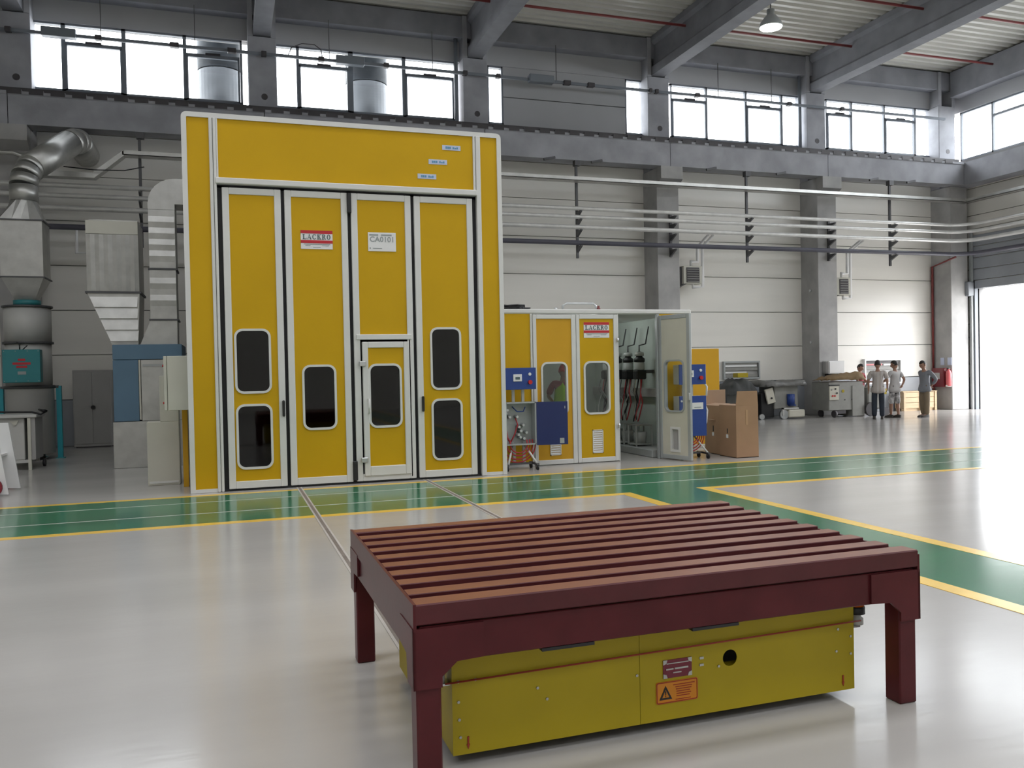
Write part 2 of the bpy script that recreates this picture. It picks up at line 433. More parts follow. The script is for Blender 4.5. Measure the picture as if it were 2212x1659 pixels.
# ---- crane runway beam along the back wall
cb = struct('crane_beam', loc=(0, 20.75, 7.06), label='concrete crane runway beam along the back wall')
xs = [XL, -4.3, 1.0, 6.4, 11.72, 16.95, 22.1]
for a, b in zip(xs, xs[1:]):
    MB().prism([(20.75, 7.06), (20.75, 7.68), (20.72, 7.7), (20.72, 7.76), (21.3, 7.76), (21.3, 7.7), (21.2, 7.06)], 'x', a+.008, b-.008).build('beam_segment', 'concrete_upper_glare', cb)
B(XL, 22.1, 20.86, 21.1, 7.76, 7.81).build('rail_base', 'rail_dark', cb)
B(XL, 22.1, 20.93, 21.03, 7.81, 7.90).build('crane_rail', 'rail_dark', cb)
x = -5.0
k = 0
clip = None
while x < 21.8:
    if clip is None:
        clip = B(x-.14, x+.14, 20.70, 20.9, 7.70, 7.80).build('rail_clip', 'rail_dark', cb); cx0 = x
    else:
        inst(clip, 'rail_clip', cb, (x-cx0, 0, 0))
    x += .42
# wall ties under the beam
for i, tx in enumerate((8.15, 9.5, 13.0, 15.3, 18.6, 20.0)):
    B(tx-.16, tx+.16, 20.72, 20.78, 7.03, 7.09, rot=Matrix.Rotation(R(-12), 3, 'Y')).build('lifting_loop', 'bracket', cb)

# ---- edge beam and roof
eb = struct('edge_beam', B(XL, XR, 21.46, YW+.25, 10.24, 10.8, bev=.01).build('edge_beam', 'concrete_dark_glare'), label='concrete edge beam under the roof, back wall')
ce = struct('ceiling', loc=(0, 0, ZD), label='corrugated metal roof deck')
xcs = [XL-.3]+COLX[:-1]+[XR+.3]
ys = [YF-.3]+[v for ab in SKY for v in ab]+[YW+.3]
for ya, yb in zip(ys[0::2], ys[1::2]):
    prof = []; y = ya
    while y < yb-.24:
        prof += [(y, ZD), (y+.11, ZD), (y+.15, ZD+.09), (y+.24, ZD+.09)]; y += .28
    prof.append((yb, ZD))
    for a, b in zip(xcs, xcs[1:]):
        m = MB(); A = [m.bm.verts.new((a, p[0], p[1])) for p in prof]; Bv = [m.bm.verts.new((b, p[0], p[1])) for p in prof]
        for i in range(len(prof)-1): m.bm.faces.new((A[i], A[i+1], Bv[i+1], Bv[i]))
        m.build('roof_sheet', 'deck', ce)
    B(XL-.3, XR+.3, ya, yb, ZD+.12, ZD+.3).build('roof_slab', 'backing', ce)
for ya, yb in SKY:
    for a, b in zip(xcs, xcs[1:]):
        if a < -9.7: B(a, b, ya, yb, ZD, ZD+.3).build('roof_sheet', 'deck', ce)
        else: B(a+.02, b-.02, ya, yb, ZD+.2, ZD+.21).build('added_rooflight_pane', 'pane_sky', ce)
for i, cx in enumerate(COLX[:-1]):
    lab = ['roof girder outside the view', 'roof girder over the dust filter', 'roof girder over the tall booth, ducts side', 'roof girder over the tall booth, mixing room side',
           'roof girder beside the lit lamp, booth side', 'roof girder beside the lit lamp, gate side'][i]
    p = [(cx-.2, 9.75), (cx+.2, 9.75), (cx+.2, 9.98), (cx+.09, 10.08), (cx+.09, 10.62), (cx+.19, 10.70), (cx+.19, 10.845), (cx-.19, 10.845), (cx-.19, 10.70), (cx-.09, 10.62), (cx-.09, 10.08), (cx-.2, 9.98)]
    gd = MB().prism(p, 'y', YF, 21.62).build('roof_girder', 'concrete_dark_glare'); struct('roof_girder', gd, label=lab)

# ---- right wall with the open yard gate
wr = struct('wall_right', loc=(XR, 0, 0), label='panel wall with the open yard gate')
GY0, GY1, GZ = 16.3, 20.85, 3.83
def rw(name, mat, y0, y1, z0, z1, t0=0., t1=.07, bev=.006): return B(XR+t0, XR+t1, y0, y1, z0, z1, bev=bev).build(name, mat, wr)
for (y0, y1, z0, z1) in ((YF-.3, GY0, 0, 8.0), (GY1, YW+.3, 0, 8.0), (GY0, GY1, GZ, 8.0), (YF-.3, YW+.3, 9.56, 11.2)):
    B(XR+.07, XR+.3, y0, y1, z0, z1).build('backing', 'backing', wr)
zz = [0, 1.0]+[1.0+.43*i for i in range(1, 17)]
for z0, z1 in zip(zz, zz[1:]):
    z1 = min(z1, 8.0)
    rw('wall_panel', 'wall_white' if z0 > .5 else 'wall_grey', YF, GY0-.02, z0+.008, z1-.008)
    if z1 <= GZ+.2: rw('wall_panel', 'wall_white' if z0 > .5 else 'wall_grey', GY1+.02, YW, z0+.008, z1-.008)
    else: rw('wall_panel', 'wall_white', GY0, YW, max(z0, GZ)+.008, z1-.008)
rw('wall_panel', 'wall_upper_dimmed', YF, YW, 9.56, 10.3)
# band beam and edge beam on the right wall
bb = struct('crane_beam', MB().prism([(22.1, 7.06), (22.1, 7.76), (XR, 7.9), (XR, 7.06)], 'y', YF, 21.3).build('crane_beam', 'concrete_upper_glare'), label='concrete band beam along the gate wall')
eb2 = struct('edge_beam', B(22.25, XR, YF, 21.4, 10.0, 10.8, bev=.01).build('edge_beam', 'concrete_dark_glare'), label='concrete edge beam under the roof, gate wall')
# gate frame
d1 = struct('door_1', loc=(XR, GY0, 0), label='open yard gate with rolled-up shutter')
MB().box(XR-.06, XR+.12, GY1, GY1+.09, 0, GZ+.25).build('jamb', 'window_frame', d1)
MB().box(XR-.06, XR+.12, GY0-.09, GY0, 0, GZ+.25).build('jamb', 'window_frame', d1)
MB().box(XR-.06, XR+.12, GY0-.09, GY1+.09, GZ, GZ+.25).build('head', 'wall_grey', d1)
for i in range(4):
    B(XR-.05, XR-.005, GY0-.05, GY1+.1, GZ+.27+i*.36, GZ+.61+i*.36, bev=.01).build('shutter_panel', 'wall_grey', d1)
MB().box(XR-.14, XR-.06, GY1+.05, GY1+.13, 0, 5.6).build('guide_rail', 'alu_grey', d1)
MB().box(XR-.3, XR-.06, GY1+.02, GY1+.3, 3.6, 4.05, bev=.02).build('drive_box', 'wall_grey', d1)
# windows of the right wall
def windowx(n, label, y0, y1, joints, x, z0, z1):
    w = struct('window_%d' % n, loc=(x, y0, z0), label=label); t = .05
    fr = MB(); fr.box(x-.04, x+.04, y0, y1, z0, z0+t); fr.box(x-.04, x+.04, y0, y1, z1-t, z1); fr.box(x-.04, x+.04, y0, y0+t, z0, z1); fr.box(x-.04, x+.04, y1-t, y1, z0, z1)
    fr.build('window_frame', 'window_frame', w)
    js = [y0]+joints+[y1]
    for i, (a, b) in enumerate(zip(js, js[1:])):
        if i: B(x-.04, x+.04, a-.03, a+.03, z0, z1).build('mullion', 'window_frame', w)
        if i % 2: B(x-.05, x+.03, a, b, 9.1, 9.17).build('transom', 'window_frame', w)
        B(x-.004, x+.004, a, b, z0+.02, z1-.02).build('pane', 'pane', w)
windowx(11, 'ribbon window above the yard gate', 11.0, 21.45, [13.8, 15.1, 16.4, 17.7, 19.0, 20.24][::-1][::-1], XR+.1, 8.0, 9.56)
windowx(12, 'ribbon window of the gate wall behind the photographer', YF, 10.6, [-9, -6, -3, 0, 3, 6, 8.5], XR+.1, 8.0, 9.56)
B(XR, XR+.2, 10.6, 11.0, 8.0, 9.56).build('pier', 'concrete', wr)

# ---- unseen walls that close the hall
wl_ = struct('wall_left', loc=(XL, 0, 0), label='far end wall of the hall')
B(XL-.3, XL, YF-.3, YW+.3, 0, 11.2).build('wall_panel', 'wall_white', wl_)
wf = struct('wall_front', loc=(0, YF, 0), label='long wall behind the photographer')
B(XL-.3, XR+.3, YF-.3, YF, 0, 11.2).build('wall_panel', 'wall_white', wf)

# ================================================================== PIPES, TRAYS, ROOF FITTINGS
def corner_path(y, z, zl=None, xr=22.02):
    pts = [(-14, y, zl or z), (21.3, y, z)]
    for i in range(1, 6):
        a = R(90*i/6); pts.append((21.3+(xr-21.3)*math.sin(a), y-(xr-21.3)*(1-math.cos(a)), z))
    return pts+[(xr, y-(xr-21.3), z), (xr, 8, z)]
def pipe(name, label, cat, y, z, r, mat, group=None):
    return tag(MB().tube(corner_path(y, z), r, n=10).build(name, mat), label, cat, group)
pipe('wall_pipe', 'uppermost of three pale lagged pipes along the back wall', 'pipe', 20.62, 5.76, .055, 'pipe_lagging')
pipe('wall_pipe', 'middle of three pale lagged pipes along the back wall', 'pipe', 20.62, 5.54, .055, 'pipe_lagging')
pipe('wall_pipe', 'lowest of three pale lagged pipes along the back wall', 'pipe', 20.62, 5.27, .062, 'pipe_lagging')
pipe('wall_pipe', 'dark bluish pipe running below the pale pipes', 'pipe', 20.62, 4.86, .065, 'dark_pipe')
tr = thing('cable_tray', 'galvanised cable tray above the wall pipes', 'cable tray', (6, 20.7, 6.5))
tray = MB()
tray.box(-2.05, 22.0, 20.5, 20.78, 6.47, 6.485); tray.box(-2.05, 22.0, 20.5, 20.51, 6.47, 6.57); tray.box(-2.05, 22.0, 20.77, 20.78, 6.47, 6.57)
tray.box(21.9, 22.1, 8, 20.8, 6.47, 6.485); tray.box(22.09, 22.1, 8, 20.8, 6.47, 6.57); tray.box(21.9, 21.91, 8, 20.5, 6.47, 6.57)
tray.build('tray_run', 'galv', tr)
sl = MB()
sl.prism([(-2.02, 6.57), (-2.02, 6.45), (-2.62, 5.93), (-3.9, 5.93), (-3.9, 6.05), (-2.66, 6.05)], 'y', 20.5, 20.78)
sl.build('tray_drop', 'galv', tr)
# dropper posts hung from the runway beam
dp = thing('pipe_dropper', 'dark steel dropper post carrying the pipes, behind the mixing room', 'bracket', (8.93, 20.72, 4.5), 'pipe dropper posts under the runway beam')
def dropper(dp, x, y0=20.80, z1=7.06, z0=4.48):
    B(x-.03, x+.03, y0, y0+.06, z0, z1).build('post', 'bracket', dp)
    if z1 > 7: B(x-.06, x+.1, y0-.05, y0+.1, z1-.14, z1).build('top_plate', 'bracket', dp)
    for z in (5.70, 5.48, 5.20, 4.79):
        MB().prism([(y0-.28, z), (y0-.28, z-.025), (y0, z-.16), (y0, z)], 'x', x-.025, x+.025).build('arm', 'bracket', dp)
dropper(dp, 8.93)
for xx, lb in ((14.18, 'dark steel dropper post carrying the pipes, between the wall heaters'), (19.25, 'dark steel dropper post carrying the pipes, in the corner bay'), (-1.72, 'dark steel dropper post carrying the pipes, above the blue air unit')):
    c = copy_tree(dp, loc=(xx, 20.72, 4.5), label=lb)
cd = thing('pipe_bracket', 'dark pipe bracket on the column behind the mixing room', 'bracket', (11.8, 20.9, 4.6), 'pipe brackets on the columns')
dropper(cd, 11.8, y0=20.93, z1=5.85, z0=4.6)
copy_tree(cd, loc=(17.1, 20.9, 4.6), label='dark pipe bracket on the column with the white switch box')

# busbar and its boxes across the window heads
bu = thing('busbar', 'grey busbar with dark junction boxes across the window heads', 'busbar', (6, 21.25, 9.2))
B(-12, 21.9, 21.25, 21.31, 9.22, 9.29).build('rail', 'window_frame', bu)
for px_, w_ in ((-4.35, .12), (-2.55, .14), (-.95, .2), (.32, .2), (1.05, .12), (2.4, .14), (4.0, .14), (6.05, .12), (6.95, .12), (8.9, .2), (9.6, .2), (11.4, .1), (11.6, .1), (12.9, .14), (16.0, .14), (17.9, .12)):
    B(px_-w_/2, px_+w_/2, 21.2, 21.34, 9.20, 9.31, bev=.01).build('junction_box', 'rail_dark', bu)
for px_ in (-3.35, 3.1, 8.15):
    b1 = B(px_-.35, px_+.35, 21.16, 21.36, 9.18, 9.38, bev=.015).build('feed_box', 'window_frame', bu)
for px_ in (-2.5, -.5, 2.6, 5.2, 8.6, 13.6, 15.4):
    B(px_-.008, px_+.008, 21.27, 21.29, 9.29, 10.24).build('hanger', 'bracket', bu)

MB().tube([(1.62, 21.28, 9.29), (1.7, 21.28, 9.48), (1.95, 21.28, 9.6), (2.25, 21.28, 9.6), (2.4, 21.28, 9.5), (2.43, 21.28, 9.29)], .012, n=6).build('cable_loop', 'rail_dark', bu)
for dx_, lb in ((5.90, 'dark downpipe beside the upper column behind the tall booth'), (16.62, 'dark downpipe beside the upper column between the ribbon windows')):
    tag(MB().cyl((dx_, 21.58, 7.92), (dx_, 21.58, 10.24), .05, n=12).build('downpipe', 'window_frame'), lb, 'downpipe')

# sprinkler pipes
tag(MB().tube([(-12, 19.75, 10.5), (22.2, 19.75, 10.5)], .035).build('sprinkler_pipe', 'red_pipe'), 'dark red sprinkler pipe under the roof next to the edge beam', 'pipe')
tag(MB().tube([(-12, 17.15, 10.5), (22.2, 17.15, 10.5)], .035).build('sprinkler_pipe', 'red_pipe'), 'dark red sprinkler pipe under the roof beyond the lit lamp', 'pipe')

# lit high bay lamp
lp = thing('high_bay_lamp', 'lit high bay lamp hanging from the roof', 'lamp', (12.5, 17.25, 9.55))
MB().lathe((12.5, 17.25, 9.58), [(.27, 0), (.275, .02), (.24, .12), (.13, .26), (.09, .3), (.0901, .42), (.02, .44)]).build('shade', 'alu_grey', lp)
MB().lathe((12.5, 17.25, 9.565), [(.25, 0), (.255, .008), (.25, .014)]).build('lamp_disc', 'lamp_on', lp)
B(12.49, 12.51, 17.24, 17.26, 10.0, ZD).build('hanger', 'bracket', lp)

# exhaust stacks outside the windows
for sx, lb in ((.05, 'galvanised exhaust stack outside the window above the ducts'), (3.83, 'galvanised exhaust stack outside the window above the tall booth')):
    st = thing('exhaust_stack', lb, 'exhaust stack', (sx, 23.3, -.25))
    for z0, z1 in ((-.25, 3.0), (3.02, 6.2), (6.22, 9.36), (9.39, 12.5)):
        MB().cyl((sx, 23.3, z0), (sx, 23.3, z1), .56, n=32).build('stack_section', 'stack_grey', st)

# ================================================================== TALL SPRAY BOOTH
BY = 11.95
BX0, BX1, BH = -.48, 3.92, 5.03
sb = thing('spray_booth', 'tall yellow spray booth with white frames and four-leaf folding door', 'spray booth', (1.72, BY, 0))
BD = 19.6
B(BX0+.02, BX0+.10, BY+.1, BD, 0, BH-.05).build('side_wall', 'alu_white', sb)
B(BX1-.10, BX1-.02, BY+.1, BD, 0, BH-.05).build('side_wall', 'alu_white', sb)
B(BX0+.02, BX1-.02, BD, BD+.08, 0, BH-.05).build('back_wall', 'alu_white', sb)
B(BX0+.02, BX1-.02, BY+.1, BD, BH-.13, BH-.05).build('roof', 'alu_white', sb)
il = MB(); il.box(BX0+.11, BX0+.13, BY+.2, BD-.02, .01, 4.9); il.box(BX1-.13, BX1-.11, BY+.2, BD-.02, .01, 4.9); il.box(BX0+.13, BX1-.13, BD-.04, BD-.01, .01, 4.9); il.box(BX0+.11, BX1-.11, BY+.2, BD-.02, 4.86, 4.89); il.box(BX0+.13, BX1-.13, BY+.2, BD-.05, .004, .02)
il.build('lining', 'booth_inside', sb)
# rounded outer edge profile
op = rrect(BX0, BX1, -.2, BH, .06)
# outer edge: two posts and a top rail with rounded corners
def edge_profile():
    m = MB()
    outer = rrect(BX0, BX1, -1.0, BH, .07); inner = rrect(BX0+.065, BX1-.065, -.9, BH-.065, .012)
    m.ring(outer, inner, BY-.02, BY+.12)
    geom = m.bm.verts[:]+m.bm.edges[:]+m.bm.faces[:]
    bmesh.ops.bisect_plane(m.bm, geom=geom, plane_co=(0, 0, .003), plane_no=(0, 0, -1), clear_outer=True)
    es = [e for e in m.bm.edges if e.is_boundary]
    bmesh.ops.holes_fill(m.bm, edges=es)
    return m
edge_profile().build('edge_profile', 'alu_white', sb)
DX0, DX1, DZ = -.055, 3.50, 4.09
# yellow panels
B(BX0+.06, -.14, BY, BY+.08, .05, BH-.06).build('yellow_panel', 'booth_yellow', sb)
B(3.60, BX1-.06, BY, BY+.08, .05, BH-.06).build('yellow_panel', 'booth_yellow', sb)
B(BX0+.06, -.14, BY-.01, BY+.08, 0.003, .05).build('base_rail', 'alu_white', sb)
B(3.60, BX1-.06, BY-.01, BY+.08, 0.003, .05).build('base_rail', 'alu_white', sb)
B(-.03, 3.49, BY, BY+.08, 4.17, BH-.06).build('header_panel', 'booth_yellow', sb)
# posts and lintel
B(-.14, -.095, BY-.025, BY+.1, .003, BH-.06, bev=.008).build('post', 'alu_white', sb)
B(-.09, DX0+.0, BY-.035, BY+.1, .003, BH-.06, bev=.008).build('post', 'alu_white', sb)
B(-.055, -.03, BY-.02, BY+.1, 4.17, BH-.06, bev=.006).build('post', 'alu_white', sb)
B(3.49, 3.525, BY-.02, BY+.1, 4.17, BH-.06, bev=.006).build('post', 'alu_white', sb)
B(3.53, 3.60, BY-.03, BY+.1, .003, BH-.06, bev=.008).build('post', 'alu_white', sb)
B(DX0-.02, 3.53, BY-.06, BY+.1, 4.10, 4.18, bev=.01).build('lintel', 'alu_white', sb)
# rubber seals between the leaves (dark backing strips)
for a, b in ((DX0, .02), (.75, .82), (1.645, 1.715), (2.54, 2.61), (3.45, 3.53)):
    B(a, b, BY+.045, BY+.06, .005, DZ).build('seal', 'rubber', sb)
B(DX0, 3.53, BY+.045, BY+.06, DZ-.03, 4.11).build('seal', 'rubber', sb)
B(DX0, 3.53, BY+.02, BY+.05, .004, .03).build('seal', 'rubber', sb)

def win_part(x0, x1, z0, z1, y, parent, r=.09, pane='pane_dark'):
    MB().ring(rrect(x0-.022, x1+.022, z0-.022, z1+.022, r+.02), rrect(x0+.008, x1-.008, z0+.008, z1-.008, r-.008), y-.014, y+.05).build('window_trim', 'alu_white', parent)
    MB().prism(rrect(x0, x1, z0, z1, r), 'y', y+.012, y+.018).build('pane', pane, parent)
def holed_panel(x0, x1, z0, z1, holes, y0, y1, r=.09):
    """yellow panel split in horizontal bands, each band with at most one rounded window hole"""
    m = MB(); hs = sorted(holes, key=lambda h: h[2])
    zc = [z0]
    for a, b in zip(hs, hs[1:]): zc.append((a[3]+b[2])/2)
    zc.append(z1)
    if not hs: return m.box(x0, x1, y0, y1, z0, z1)
    for (hx0, hx1, hz0, hz1), za, zb in zip(hs, zc, zc[1:]):
        m.ring(rect_like(x0, x1, za, zb), rrect(hx0, hx1, hz0, hz1, r), y0, y1)
    return m
leaves = [(.005, .762, [(.135, .565, 1.325, 2.155), (.135, .565, .305, 1.140)]),
          (.808, 1.655, [(1.01, 1.43, .80, 1.655)]),
          (1.705, 2.552, None),
          (2.598, 3.465, [(2.815, 3.235, 1.305, 2.165), (2.815, 3.235, .285, 1.135)])]
FW = .088
LY = BY-.01
for i, (x0, x1, holes) in enumerate(leaves):
    z0, z1 = .03, DZ-.03
    lf = B(x0, x0+FW, LY, LY+.05, z0, z1, bev=.006)
    lf.box(x1-FW, x1, LY, LY+.05, z0, z1, bev=.006); lf.box(x0+FW, x1-FW, LY, LY+.05, z1-FW, z1, bev=.006); lf.box(x0+FW, x1-FW, LY, LY+.05, z0, z0+FW+.01, bev=.006)
    leaf = lf.build('door_leaf', 'alu_white', sb)
    if holes:
        holed_panel(x0+FW, x1-FW, z0+FW, z1-FW, holes, LY+.018, LY+.042).build('leaf_panel', 'booth_yellow', leaf)
        for h in holes: win_part(*h, LY+.012, leaf)
    else:
        B(x0+FW, x1-FW, LY+.018, LY+.042, 2.09, z1-FW).build('leaf_panel', 'booth_yellow', leaf)
        B(x0+.03, x1-.03, LY-.02, LY+.05, 2.015, 2.09, bev=.008).build('cross_rail', 'alu_white', leaf)
    if i == 0: B(.715, .75, LY-.045, LY, .98, 1.20, bev=.01).build('handle', 'black', leaf)
    if i == 3: B(2.65, 2.685, LY-.045, LY, .98, 1.20, bev=.01).build('handle', 'black', leaf)
# wicket door in the third leaf
wk = B(1.815, 1.895, LY-.025, LY+.045, .10, 1.985, bev=.008)
wk.box(2.40, 2.48, LY-.025, LY+.045, .10, 1.985, bev=.008); wk.box(1.895, 2.40, LY-.025, LY+.045, 1.90, 1.985, bev=.008); wk.box(1.895, 2.40, LY-.025, LY+.045, .10, .235, bev=.008)
wk = wk.build('wicket_door', 'alu_white', sb)
B(2.485, 2.50, LY+.0, LY+.05, .06, 2.01).build('seal', 'rubber', wk)
hw = (1.915, 2.345, .795, 1.655)
holed_panel(1.895, 2.40, .235, 1.90, [hw], LY+.0, LY+.03).build('wicket_panel', 'booth_yellow', wk)
win_part(*hw, LY-.004, wk)
for z in (1.68, .33): B(1.765, 1.86, LY-.055, LY-.02, z-.035, z+.035, bev=.008).build('hinge', 'steel', wk)
m = MB(); m.tube([(1.885, LY-.02, 1.18), (1.885, LY-.08, 1.18), (1.885, LY-.08, .98), (1.885, LY-.02, .98)], .011); m.build('handle', 'alu_white', wk)
# centre bolts
B(1.65, 1.71, LY-.03, LY+.05, 3.78, 4.06, bev=.008).build('bolt_case', 'black', sb)
B(1.65, 1.715, LY-.03, LY+.05, .05, .32, bev=.008).build('bolt_case', 'black', sb)
# signs on the tall booth
def serif_word(word, x0, x1, zc, h, y, parent):
    """heavy roman capitals made of strokes: thick stems, thin hairlines, slab serifs"""
    n = len(word); cw = (x1-x0)/n; m = MB(); T, t = .28, .10
    def q(pts): m.prism([(x0+cw*(k+.08+.80*u), zc-h/2+h*v) for u, v in pts], 'y', y-.004, y)
    def bar(u0, u1, v0, v1): q([(u0, v0), (u1, v0), (u1, v1), (u0, v1)])
    def arc(cu, cv, ru, rv, a0, a1, w_mid):
        N = 12; P = []
        for i in range(N):
            A, Bq = R(a0+(a1-a0)*i/N), R(a0+(a1-a0)*(i+1)/N)
            def io(a):
                w = t+(w_mid-t)*abs(math.cos(a)); return (cu+ru*math.cos(a), cv+rv*math.sin(a)), (cu+(ru-w)*math.cos(a), cv+(rv-w*.9)*math.sin(a))
            (o1, i1), (o2, i2) = io(A), io(Bq); q([o1, o2, i2, i1])
    for k, ch in enumerate(word):
        if ch == 'L': bar(.15, .15+T, 0, 1); bar(0, .58, 0, .09); bar(0, .58, .91, 1); bar(.4, 1, 0, .09); bar(.9, 1, 0, .32)
        elif ch == 'A': q([(0, 0), (t, 0), (.52, 1), (.45, 1)]); q([(.98-T, 0), (.98, 0), (.55, 1), (.42, 1)]); bar(.22, .75, .28, .37); bar(-.06, .24, 0, .08); bar(.6, 1.06, 0, .08)
        elif ch == 'C': arc(.5, .5, .5, .52, 50, 310, T); bar(.84, .93, .66, 1); bar(.84, .93, .06, .3)
        elif ch == 'K': bar(.1, .1+T, 0, 1); bar(-.02, .5, 0, .09); bar(-.02, .5, .91, 1); q([(.36, .42), (.36, .52), (.82, 1), (.94, 1)]); q([(.46, .6), (.56, .72), (1.02, 0), (.72, 0)]); bar(.62, 1.05, .91, 1); bar(.6, 1.08, 0, .09)
        elif ch == 'R': bar(.1, .1+T, 0, 1); bar(-.02, .5, 0, .09); bar(-.02, .5, .91, 1); arc(.5, .74, .38, .27, -90, 90, T); bar(.3, .5, .91, 1.0); bar(.3, .5, .47, .56); q([(.45, .52), (.66, .52), (1.05, 0), (.76, 0)])
        elif ch == 'O': arc(.5, .5, .5, .52, 0, 360, T)
    return m.build('lettering', 'sign_text', parent)
def lackro_sign(x0, x1, z0, z1, y, owner):
    h = z1-z0
    s = MB().prism(rrect(x0, x1, z0, z1, .008, 2) if False else [(x0, z0), (x1, z0), (x1, z1), (x0, z1)], 'y', y, y+.006).build('sign_plate', 'sign_white', owner)
    s['label'] = 'white sign with two red bars reading LACKRO'
    B(x0, x1, y-.003, y, z1-h*.17, z1).build('red_bar', 'sign_red', s)
    B(x0, x1, y-.003, y, z0+h*.31, z0+h*.47).build('red_bar', 'sign_red', s)
    serif_word('LACKRO', x0+.02, x1-.02, z0+h*.655, h*.27, y, s)
    sm = MB(); w = x1-x0
    sm.box(x0+w*.09, x1-w*.08, y-.003, y, z0+h*.235, z0+h*.275); sm.box(x0+w*.14, x0+w*.30, y-.003, y, z0+h*.17, z0+h*.20); sm.box(x0+w*.66, x1-w*.12, y-.003, y, z0+h*.17, z0+h*.20); sm.box(x0+w*.38, x0+w*.62, y-.003, y, z0+h*.08, z0+h*.11)
    sm.build('small_print', 'text_grey', s)['kind'] = 'stuff'
lackro_sign(1.015, 1.445, 3.27, 3.525, LY+.010, sb)
pl_ = B(1.935, 2.33, LY+.008, LY+.014, 3.26, 3.525, bev=.002).build('sign_plate', 'sign_white', sb); pl_['label'] = 'white plate reading CA0101'
text_mesh('lettering', 'CA0101', .105, 'text_grey', pl_, (1.957, LY+.007, 3.425), 'LEFT', bold=.002)
sm = MB(); sm.box(1.955, 2.08, LY+.005, LY+.008, 3.48, 3.50); sm.box(2.12, 2.27, LY+.005, LY+.008, 3.48, 3.50); sm.box(2.0, 2.13, LY+.005, LY+.008, 3.297, 3.306); sm.box(1.955, 1.972, LY+.005, LY+.008, 3.293, 3.312)
sm.build('small_print', 'text_grey', pl_)['kind'] = 'stuff'
for (x0, z1) in ((3.035, 4.815), (2.83, 4.60), (2.665, 4.385)):
    s = B(x0, x0+.272, BY-.006, BY, z1-.07, z1).build('name_label', 'label_blue', sb); s['label'] = 'small pale blue label on the header'
    mm = MB()
    for k in range(3): mm.box(x0+.05+k*.028, x0+.072+k*.028, BY-.009, BY-.006, z1-.05, z1-.02)
    for k in range(3): mm.box(x0+.155+k*.028, x0+.177+k*.028, BY-.009, BY-.006, z1-.05, z1-.022-(k % 2)*.01)
    mm.build('lettering', 'label_ink', s)

# ================================================================== PAINT MIXING ROOM
RY, RH = 12.78, 2.50
RX0, RX1, RD = 3.97, 7.56, 16.6
rm = thing('paint_mixing_room', 'low yellow paint mixing room with one door standing open', 'mixing room', (5.77, RY, 0))
B(RX0, RX0+.06, RY+.06, RD, 0, RH-.02).build('side_wall', 'room_inside', rm)
B(RX1-.08, RX1-.02, RY+.06, RD, 0, RH-.02).build('side_wall', 'room_inside', rm)
B(RX0, RX1-.02, RD, RD+.06, 0, RH-.02).build('back_wall', 'room_inside', rm)
B(RX0, RX1, RY+.06, RD+.06, RH-.06, RH).build('roof', 'alu_white', rm)
B(RX0, RX1, RY-.015, RY+.08, 2.44, 2.52, bev=.02).build('top_rail', 'alu_white', rm)
B(RX0, 4.625, RY, RY+.05, .04, 2.44).build('yellow_panel', 'booth_yellow', rm)
B(RX0, 4.625, RY-.01, RY+.05, .0, .04).build('base_rail', 'alu_white', rm)
B(4.625, 4.66, RY-.02, RY+.06, 0, 2.44, bev=.006).build('post', 'alu_white', rm)
B(6.165, 6.185, RY-.005, RY+.06, 0, 2.44, bev=.004).build('post', 'alu_white', rm)
B(6.895, 6.945, RY-.01, RY+.06, 0, 2.44, bev=.006).build('post', 'alu_grey', rm)
B(6.945, 7.46, RY, RY+.05, .04, 2.44).build('yellow_panel', 'booth_yellow', rm)
B(6.945, 7.46, RY-.01, RY+.05, .0, .04).build('base_rail', 'alu_white', rm)
B(7.46, RX1, RY-.02, RY+.08, 0, 2.46, bev=.02).build('post', 'alu_white', rm)
def louvre(x0, x1, z0, z1, y, parent, mat='alu_white', n=10):
    L = MB(); L.box(x0, x1, y-.012, y, z0, z0+.015); L.box(x0, x1, y-.012, y, z1-.015, z1); L.box(x0, x0+.015, y-.012, y, z0, z1); L.box(x1-.015, x1, y-.012, y, z0, z1)
    dz = (z1-z0-.03)/n
    lo = L.build('louvre_frame', mat, parent)
    for i in range(n):
        z = z0+.015+dz*i
        MB().prism([(y-.008, z), (y-.011, z+dz*.2), (y-.002, z+dz*.8), (y, z+dz*.6)], 'x', x0+.015, x1-.015).build('louvre_slat', mat, parent)
for (x0, x1, yel, wx0, wx1, mat) in ((4.665, 5.408, (4.725, 5.33), 4.815, 5.235, 'booth_orange'), (5.415, 6.16, (5.475, 6.085), 5.56, 5.985, 'booth_yellow')):
    f = B(x0, yel[0], RY-.03, RY+.03, .01, 2.43, bev=.006)
    f.box(yel[1], x1, RY-.03, RY+.03, .01, 2.43, bev=.006); f.box(yel[0], yel[1], RY-.03, RY+.03, 2.36, 2.43, bev=.006); f.box(yel[0], yel[1], RY-.03, RY+.03, .01, .085, bev=.006)
    d = f.build('door_leaf', 'alu_white', rm)
    h = (wx0, wx1, .815, 1.645)
    holed_panel(yel[0], yel[1], .085, 2.36, [h], RY-.012, RY+.02).build('leaf_panel', mat, d)
    win_part(*h, RY-.018, d, pane='pane_room')
    louvre((wx0+wx1)/2-.095, (wx0+wx1)/2+.095, .155, .54, RY-.012, d)
lackro_sign(5.555, 6.01, 2.05, 2.305, RY-.018, rm)
for z in (1.97, .56): MB().cyl((6.14, RY-.07, z), (6.14, RY-.07, z+.07), .022).build('hinge', 'steel', rm)
